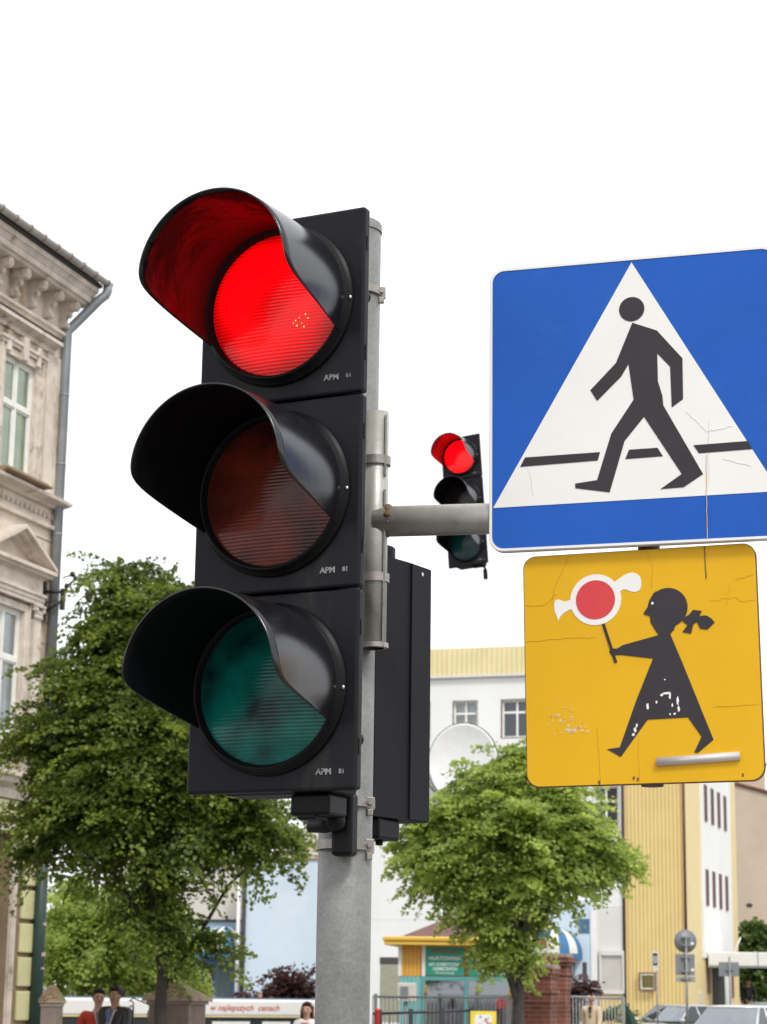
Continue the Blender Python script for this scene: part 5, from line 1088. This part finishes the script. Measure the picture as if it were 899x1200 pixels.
# ================================================================ cars
def car(loc, rz, label, paint, kind=0):
    t = thing('parked_car', loc, rz, label, 'car')
    # stations along x (front = +x): x, half width, z sill, z belt, crown of the bonnet or boot
    S = [(2.12, .62, .34, .50, .52), (2.05, .74, .26, .62, .66), (1.8, .82, .22, .70, .76), (1.2, .85, .20, .78, .86), (.75, .86, .20, .84, .93), (0, .87, .20, .86, .93), (-.9, .87, .20, .88, .94), (-1.5, .85, .20, .90, .98), (-1.95, .80, .24, .88, .96), (-2.1, .70, .34, .80, .84)]
    if kind: S = [(x, w_, a, c*1.06, d*1.06) for x, w_, a, c, d in S]
    vs = []; fs = []
    for x, w_, zs_, zb, zc in S:
        for (fx, z) in ((.92, zs_), (1.0, (zs_+zb)*.5), (.98, zb*.92), (.90, zb), (.45, zc-.01), (0, zc)): vs.append((x, w_*fx, z))
        for (fx, z) in ((.45, zc-.01), (.90, zb), (.98, zb*.92), (1.0, (zs_+zb)*.5), (.92, zs_)): vs.append((x, -w_*fx, z))
    n = 11
    for i in range(len(S)-1):
        for k_ in range(n): fs.append((i*n+k_, i*n+(k_+1) % n, (i+1)*n+(k_+1) % n, (i+1)*n+k_))
    fs += [tuple(range(n)), tuple((len(S)-1)*n+k_ for k_ in range(n))[::-1]]
    b = MB(); b.add(vs, fs, True); body = b.build('body', paint, t)
    # cabin: glass lofted from belt to roof, then painted roof and pillars a little proud
    RH = 1.42 if not kind else 1.50
    low = [(.92, .0), (1.0, .0)]; xf, xr, rf, rr = .95, -1.75, .28, -1.15
    if kind: xr, rr = -1.95, -1.6
    def ringp(x0, x1, w_, z): return [(x0, -w_*.86, z), (x0+.05, 0, z), (x0, w_*.86, z), (x0-.3, w_, z), (x1+.3, w_, z), (x1, w_*.86, z), (x1-.05, 0, z), (x1, -w_*.86, z), (x1+.3, -w_, z), (x0-.3, -w_, z)]
    A = ringp(xf, xr, .80, .90); Bq = ringp(rf, rr, .60, RH-.05)
    for nm_, rg_, gm_ in (('windscreen', (9, 0, 1, 2), M['cargl']), ('side_window', (3,), M['cargl2']), ('rear_window', (4, 5, 6, 7), M['cargl']), ('side_window', (8,), M['cargl2'])):
        b = MB(); b.add(A+Bq, [(i, (i+1) % 10, 10+(i+1) % 10, 10+i) for i in rg_], False)
        u_ = sorted({q for f in b.f for q in f}); b.f = [tuple(u_.index(q) for q in f) for f in b.f]; b.v = [b.v[q] for q in u_]; b.build(nm_, gm_, t)
    b = MB()
    for i in range(10): b.tube([Vector(A[i])+Vector((0, 0, .01)), Vector(A[(i+1) % 10])+Vector((0, 0, .01))], .018, 5)
    b.build('window_seal', M['darkboard'], t)
    b = MB(); C1 = ringp(rf+.02, rr-.02, .615, RH-.055); C2 = ringp(rf-.12, rr+.12, .50, RH-.01); C3 = ringp(rf-.35, rr+.35, .28, RH)
    b.add(C1+C2+C3, [(i, (i+1) % 10, 10+(i+1) % 10, 10+i) for i in range(10)]+[(10+i, 10+(i+1) % 10, 20+(i+1) % 10, 20+i) for i in range(10)]+[tuple(range(20, 30)), tuple(range(10))[::-1]], True); b.build('roof', paint, t)
    b = MB()
    for i in (3, 4, 8, 9): b.tube([Vector(A[i])*1.0, Vector(Bq[i])], .028, 6)
    for s_ in (-1, 1):
        for x0, x1 in ((-.35, -.32),): b.tube([(x0, s_*.805, .90), (x1, s_*.605, RH-.06)], .03, 6)
    b.build('window_pillars', paint, t)
    b = MB(); b.box(-1.2, .6, -.6, .6, .5, .95); b.cbox(-.2, .05, -.5, -.1, .6, 1.22, .04); b.cbox(-.2, .05, .1, .5, .6, 1.22, .04); b.cbox(-1.2, -1.0, -.55, .55, .6, 1.12, .04); b.build('interior', M['seat'], t)
    for x in (1.35, -1.35):
        for s_ in (-1, 1):
            w_ = MB(); w_.lathe([(.0, -.09), (.20, -.09), (.29, -.08), (.31, -.05), (.31, .05), (.29, .08), (0, .08)], (x, s_*.80, .31), 'y', 20); wo = w_.build('wheel', M['rubber'], t)
            h_ = MB(); h_.lathe([(0, s_*.095), (.15, s_*.10), (.19, s_*.092)], (x, s_*.80, .31), 'y', 16); h_.build('rim', M['steel'], wo)
    for s_ in (-1, 1):
        b = MB(); b.ball((2.02, s_*.58, .60), (.09, .16, .07), 10, 6); b.build('headlight', M['lampg'], t)
        b = MB(); b.ball((-2.04, s_*.62, .74), (.06, .10, .09), 8, 6); b.build('tail_light', M['red_film'], t)
        b = MB(); b.ball((.72, s_*.92, .95), (.07, .11, .07), 10, 6); b.build('mirror', paint, t)
    b = MB(); b.box(2.13, 2.14, -.26, .26, .36, .47); b.build('number_plate', M['white'], t); b = MB(); b.cbox(2.08, 2.125, -.35, .35, .50, .58, .01); b.build('grille', M['darkboard'], t)
    return t
M['cargl'] = glass('car_glass', (.3, .34, .34), .30, .02); M['cargl2'] = glass('side_glass', (.10, .12, .12), .06, .02); M['seat'] = mat('dark_car_interior', (.04, .04, .045), .8); M['lampg'] = mat('lamp_glass', (.6, .62, .62), .1, .3)
def paint(n, c): return mat(n, c, .28, .3, .03, 2, coat=.7)
silver = paint('silver_paint', (.45, .46, .46)); p = at(790, 1190, 66)
car((p.x, 66, -.02), R_(222), 'silver car with wide windscreen parked below the round sign back', silver, 0)
p = at(860, 1196, 49); car((p.x, 49, -.02), R_(238), 'white hatchback parked nearest, its roof at the lower right edge', paint('white_car_paint', (.72, .72, .71)), 1)
p = at(893, 1186, 74); car((p.x, 74, -.02), R_(200), 'pale green-grey car with red load on its roof, furthest right', paint('pale_grey_paint', (.36, .42, .42)), 1)
#p = at(706, 1200, 44); car((p.x, 44, -.02-.12), R_(190), 'pinkish red low car just in front of the man in the beige jacket', paint('pinkish_red_paint', (.45, .12, .10)), 0)
# ================================================================ people
def skin_mesh(V, E, subd=2):
    "V: list of (x, y, z, rx, ry)"
    me = bpy.data.meshes.new('t'); me.from_pydata([v[:3] for v in V], E, []); o = bpy.data.objects.new('t', me); COL.objects.link(o)
    md = o.modifiers.new('s', 'SKIN'); md.use_smooth_shade = True
    if not me.skin_vertices: bpy.context.view_layer.objects.active = o
    sv = me.skin_vertices[0].data
    for i, v in enumerate(V): sv[i].radius = (v[3], v[4]); sv[i].use_root = (i == 0)
    s2_ = o.modifiers.new('b', 'SUBSURF'); s2_.levels = subd; s2_.render_levels = subd
    bpy.context.view_layer.update(); dg = bpy.context.evaluated_depsgraph_get(); r_ = bpy.data.meshes.new_from_object(o.evaluated_get(dg))
    bpy.data.objects.remove(o); bpy.data.meshes.remove(me)
    for p_ in r_.polygons: p_.use_smooth = True
    return r_
def mobj(name, me, mt, par):
    me.materials.clear(); me.materials.append(mt); me.name = name; o = bpy.data.objects.new(name, me); COL.objects.link(o); o.parent = par; return o
def person(loc, rz, label, h, skin, hair, top, trousers, shoes, arms=((18, 12), (-18, 15)), step=.22, look=0, female=False, shirt=None, longhair=False, bald=False, build_=1.0):
    t = thing('person', loc, rz, label, 'person'); s = h/1.75; V = []; E = []; k = build_; sw = .185*k if not female else .165*k
    def add(x, y, z, rx, ry, par=None):
        V.append((x*s, y*s, z*s, rx*s, ry*s)); i = len(V)-1
        if par is not None: E.append((par, i))
        return i
    # the person faces -y
    def limb_leg(sd):
        fy = -step*sd; return [(.085*sd, -.02*0, .90), (.095*sd, fy*.45-.02, .50), (.095*sd, fy, .09), (.095*sd, fy-.13, .03)]
    def limb_arm(sd):
        a, e = arms[0 if sd > 0 else 1]; a_, e_ = R_(a), R_(a+e)
        x0, z0 = sw*sd, 1.435; x1, y1, z1 = x0+.035*sd, -math.sin(a_)*.29, z0-math.cos(a_)*.29; x2, y2, z2 = x1+.0*sd, y1-math.sin(e_)*.25, z1-math.cos(e_)*.25
        return [(x0, 0, z0), (x1, y1, z1), (x2, y2, z2)], (R_(a+e))
    pel = add(0, 0, .96, .135*k, .10*k); wa = add(0, -.005, 1.10, .125*k, .095*k, pel); ch = add(0, 0, 1.30, .15*k, .105*k, wa); nb = add(0, .005, 1.45, .07, .062, ch); nk = add(0, -.008, 1.52, .052, .052, nb)
    jw = add(0, -.028, 1.575, .052, .062, nk); hd = add(0, -.012, 1.65, .070, .086, jw); tp = add(0, -.002, 1.70, .062, .078, hd)
    add(0, -.118, 1.612, .012, .013, hd)
    for sd in (-1, 1):
        add(.080*sd, .0, 1.63, .008, .020, hd)
        P = limb_leg(sd); q = pel
        for (p_, r_) in zip(P, ((.085*k, .085*k), (.058, .058), (.04, .04), (.035, .028))): q = add(*p_, *r_, q)
        P, an = limb_arm(sd); q = ch
        for (p_, r_) in zip(P, ((.055*k, .055*k), (.042, .042), (.028, .028))): q = add(*p_, *r_, q)
        w_ = Vector(P[2]); d = Vector((0, -math.sin(an), -math.cos(an))); pm = w_+d*.07; pmi = add(*pm, .036, .02, q)
        for f_, (off, ln) in enumerate(((-.030, .068), (-.010, .078), (.010, .074), (.030, .058))):
            d2 = Vector((0, -math.sin(an+.35), -math.cos(an+.35))); f0 = pm+d*.045+Vector((0, off, 0))*.9 if False else pm+d*.04+Vector((off*.3*sd, off, 0)); f1 = f0+d*ln*.5; f2 = f1+d2*ln*.5
            a0 = add(*f0, .0095, .0095, pmi); a1 = add(*f1, .009, .009, a0); add(*f2, .0075, .0075, a1)
        t0 = pm+Vector((-.012*sd, -.045, .01)); a0 = add(*t0, .011, .011, pmi); add(*(t0+d*.035+Vector((0, -.012, 0))), .0085, .0085, a0)
    mobj('body', skin_mesh(V, E, 2), skin, t)
    # garments
    def sk(parts, name, mt, sub=2):
        V2 = []; E2 = []
        for ch_ in parts:
            q = None
            for it in ch_:
                if isinstance(it, int): q = it; continue
                V2.append(tuple(c*s for c in it)); i = len(V2)-1
                if q is not None: E2.append((q, i))
                q = i
        return mobj(name, skin_mesh(V2, E2, sub), mt, t)
    spine = [(0, 0, .90, .158*k, .125*k), (0, -.003, 1.10, .150*k, .120*k), (0, 0, 1.30, .172*k, .128*k), (0, .004, 1.462, .100*k, .082)]
    arm = []
    for sd in (-1, 1):
        P, an = limb_arm(sd); arm.append([2]+[(*P[0], .075*k, .075*k), (*P[1], .058, .058), (*(Vector(P[1])*.12+Vector(P[2])*.88), .044, .044)])
    sk([spine]+arm, 'jacket', top)
    legs = []
    for sd in (-1, 1):
        P = limb_leg(sd); legs.append([0]+[(P[0][0], P[0][1], P[0][2]-.06, .095*k, .098*k), (*P[1], .075, .075), (P[2][0], P[2][1], P[2][2], .06, .062)])
    sk([[(0, 0, .95, .142*k, .112*k)]]+legs, 'trousers', trousers)
    for sd in (-1, 1):
        P = limb_leg(sd); b = MB(); b.ball((P[2][0]*s, (P[2][1]-.055)*s, .045*s), (.048*s, .135*s, .045*s), 12, 8); b.build('shoe', shoes, t)
    if shirt:
        b = MB(); b.prism([(-.045*s, 1.455*s), (.045*s, 1.455*s), (.012*s, 1.20*s), (-.012*s, 1.20*s)], -.134*s*k, -.100*s, 'y'); b.build('shirt', shirt, t)
        b = MB()
        for sd in (-1, 1): b.tube([(.062*sd*s, -.02*s, 1.475*s), (.052*sd*s, -.09*s, 1.45*s), (.012*sd*s, -.136*s*k, 1.25*s)], .013*s, 8)
        b.build('collar', mat('collar_edge', (.55, .5, .48), .8) if label.find('red') >= 0 else top, t)
    # hair as a cap with ragged tufts
    if not bald:
        b = MB(); rd = random.Random(int(h*1000)); b.lathe([(.0, .105), (.045, .098), (.072, .075), (.084, .04), (.086, .0), (.082, -.03), (.070, -.05)], (0, 0, 0), n=20, a0=-35, a1=215)
        hv = [((x*.97)*s, (y*1.12+.012)*s, (z+1.665)*s) for x, y, z in b.v]; b.v = hv
        for i in range(70):
            a = R_(rd.uniform(-40, 220)); e = rd.random()*1.4; c_ = (.080*math.cos(a)*math.cos(e), .095*math.sin(a)*math.cos(e)+.008, .095*math.sin(e)+1.665)
            b.ball(tuple(q*s for q in c_), (.013*s, .015*s, .011*s), 6, 4)
        for i in range(16): b.ball((rd.uniform(-.06, .06)*s, (-.072+rd.uniform(-.008, .01))*s, (1.735+rd.uniform(-.01, .015))*s), (.014*s, .012*s, .010*s), 6, 4)
        if longhair:
            for i in range(70):
                a = R_(rd.uniform(-5, 185)); z = rd.uniform(1.53, 1.68); b.ball((.088*math.cos(a)*s, (.085*math.sin(a)+.01)*s, z*s), (.024*s, .026*s, .035*s), 6, 4)
        b.build('hair', hair, t)
    else:
        b = MB(); rd = random.Random(4)
        for i in range(60):
            a = R_(rd.uniform(-10, 190)); b.ball((.078*math.cos(a)*s, (.088*math.sin(a)+.006)*s, rd.uniform(1.60, 1.71)*s), (.014*s, .016*s, .018*s), 6, 4)
        b.build('hair', hair, t)
    for sd in (-1, 1):
        b = MB(); b.ball((.032*sd*s, -.092*s, 1.638*s), (.013*s, .006*s, .0075*s), 8, 6); b.build('eye', M['eye'], t)
        b = MB(); b.tube([(.016*sd*s, -.097*s, 1.660*s), (.048*sd*s, -.088*s, 1.662*s)], .0045*s, 6); b.build('eyebrow', hair, t)
    b = MB(); b.ball((0, -.088*s, 1.578*s), (.024*s, .008*s, .007*s), 10, 6); b.build('mouth', M['lip'], t)
    return t
sk1 = mat('skin_light', (.48, .27, .19), .55, 0, .06, 8); sk2 = mat('skin_tan', (.38, .20, .13), .55, 0, .06, 8)
sk3 = mat('skin_ruddy', (.36, .15, .10), .55, 0, .06, 8)
M['eye'] = mat('eye_dark', (.03, .02, .018), .3); M['lip'] = mat('lips', (.33, .12, .10), .5)
hb = mat('dark_brown_hair', (.028, .016, .010), .6, 0, .3, 20); hr = mat('reddish_brown_hair', (.07, .028, .018), .55, 0, .3, 20); hg = mat('grey_hair', (.5, .48, .45), .7)
jeans = mat('blue_jeans', (.12, .17, .25), .85, 0, .15, 9); drk = mat('dark_trousers', (.03, .03, .035), .85); shoe = mat('dark_shoe', (.03, .025, .02), .6)
redc = mat('red_knit', (.50, .045, .025), .85, 0, .1, 12, .2, 90); jack = mat('black_leather_jacket', (.022, .020, .022), .42, 0, .2, 8, .2, 40); wht = mat('white_blouse', (.72, .68, .68), .8, 0, .05, 8); bei = mat('beige_jacket', (.56, .45, .30), .8, 0, .1, 8, .2, 40); gsh = mat('grey_shirt', (.16, .16, .18), .8); bsh = mat('blue_check_shirt', (.10, .14, .24), .8, 0, .4, 50)
def foot(px, ytop, Y, h): p = at(px, ytop, Y); return (p.x, Y, p.z-h)
p = at(108, 1160, 29.0); person((p.x+.09, 29.0, at(108, 1159, 29).z-1.80), R_(18), 'man in red v-neck cardigan with short dark hair walking beside a man in black', 1.80, sk1, hb, redc, drk, shoe, shirt=gsh)
p = at(127, 1157, 28.6); person((p.x+.11, 28.6, at(127, 1156, 28.6).z-1.84), R_(-32), 'dark-haired man in open black leather jacket over blue shirt', 1.84, sk2, hb, jack, jeans, shoe, shirt=bsh, build_=1.08)
p = at(360, 1175, 31.0); person((p.x, 31.0, at(360, 1175, 31).z-1.63), R_(-12), 'woman with reddish brown hair and white blouse looking down by the pole', 1.63, sk1, hr, wht, drk, shoe, female=True, shirt=sk1, longhair=True)
p = at(179, 1183, 30.6); person((p.x, 30.6, at(179, 1183, 30.6).z-1.58), R_(20), 'fair-haired elderly person mostly hidden behind the linden trunk', 1.58, sk1, hg, mat('pale_pink_top', (.5, .36, .32), .8), drk, shoe, female=True)
p = at(693, 1166, 50.0); person((p.x, 50.0, at(693, 1165, 50).z-1.72), R_(-20), 'balding man in open beige jacket and pale jeans before the railing', 1.72, sk3, hg, bei, mat('pale_jeans', (.36, .42, .50), .85), shoe, shirt=drk, bald=True, build_=1.02)
p = at(877, 1147, 80); person((p.x, 80, at(877, 1147, 80).z-1.75), R_(0), 'tiny dark-dressed person standing under the canopy by the green tree', 1.75, sk1, hb, jack, drk, shoe)
SC.render.engine = 'CYCLES'
# ================================================================ every separate piece of a repeated part becomes a part of its own
def split_pieces(o, gap=.004):
    me = o.data; bm = bmesh.new(); bm.from_mesh(me); bm.verts.ensure_lookup_table(); seen = [-1]*len(bm.verts); isl = []
    for v in bm.verts:
        if seen[v.index] >= 0: continue
        st = [v]; seen[v.index] = len(isl); vs = []
        while st:
            q = st.pop(); vs.append(q)
            for e in q.link_edges:
                w_ = e.other_vert(q)
                if seen[w_.index] < 0: seen[w_.index] = len(isl); st.append(w_)
        isl.append([min(p.co[i] for p in vs) for i in range(3)]+[max(p.co[i] for p in vs) for i in range(3)])
    par = list(range(len(isl)))
    def fd(i):
        while par[i] != i: i = par[i]
        return i
    for i in range(len(isl)):
        for j in range(i):
            if all(isl[i][k] <= isl[j][k+3]+gap and isl[j][k] <= isl[i][k+3]+gap for k in range(3)): par[fd(i)] = fd(j)
    roots = sorted({fd(i) for i in range(len(isl))})
    if len(roots) < 2 or len(roots) > 100: bm.free(); return
    par_o, name, sm = o.parent, o.name.split('.')[0], [p.use_smooth for p in me.polygons]
    for n_, r_ in enumerate(roots):
        mb = MB(); mp_ = {}
        for f in bm.faces:
            if fd(seen[f.verts[0].index]) == r_:
                for v in f.verts:
                    if v.index not in mp_: mp_[v.index] = len(mb.v); mb.v.append(v.co[:])
                mb.f.append(tuple(mp_[v.index] for v in f.verts)); mb.sm.append(sm[f.index])
        mt_ = me.materials[0]
        if n_ == 0: first = mb; continue
        c = mb.build(name, mt_, par_o, recalc=False); c.matrix_local = o.matrix_local.copy()
    m2 = bpy.data.meshes.new(name); m2.from_pydata(first.v, [], first.f); m2.polygons.foreach_set('use_smooth', first.sm); m2.materials.append(me.materials[0]); o.data = m2
    bm.free()
KEEP = {'crown', 'foliage', 'stems', 'limbs', 'bars', 'lettering', 'white_lettering', 'red_lettering', 'sticker_residue', 'printed_pattern', 'hair', 'stock', 'lamp_glint', 'vent_grille', 'slats', 'blue_stripes', 'white_stripes', 'wall', 'ground_floor_wall', 'body', 'jacket', 'trousers', 'cap', 'white_film', 'flowers', 'weld', 'curtain', 'interior', 'console', 'pediment', 'aedicule', 'rusticated_blocks', 'string_course_ornament', 'window', 'trunk', 'hipped_cap', 'casing', 'signal_module', 'girl_silhouette', 'walking_figure', 'lollipop_disc', 'panel_joint', 'face', 'gutter_hook', 'window_frame', 'edge_strip', 'zebra_crossing', 'glass'}
for o in list(bpy.data.objects):
    if o.type == 'MESH' and o.parent and o.name.split('.')[0] not in KEEP and len(o.data.vertices) < 6000 and not o.children: split_pieces(o)

for kind_, grp in (('traffic_light', 'red lit traffic lights'), ('linden_tree', 'linden trees along the street'), ('brick_pillar', 'old brick gate pillars'), ('stone_pillar', 'stone gate pillars'), ('copper_shrub', 'dark red shrubs'), ('porch_column', 'white porch columns'), ('railing', 'street railings'), ('awning', 'striped half-dome awnings'), ('parked_car', 'cars parked at the lower right'), ('person', 'people in the street'), ('road_sign_post', 'road signs seen from behind')):
    for o in bpy.data.objects:
        if o.parent is None and o.name.split('.')[0] == kind_ and 'label' in o: o['group'] = grp
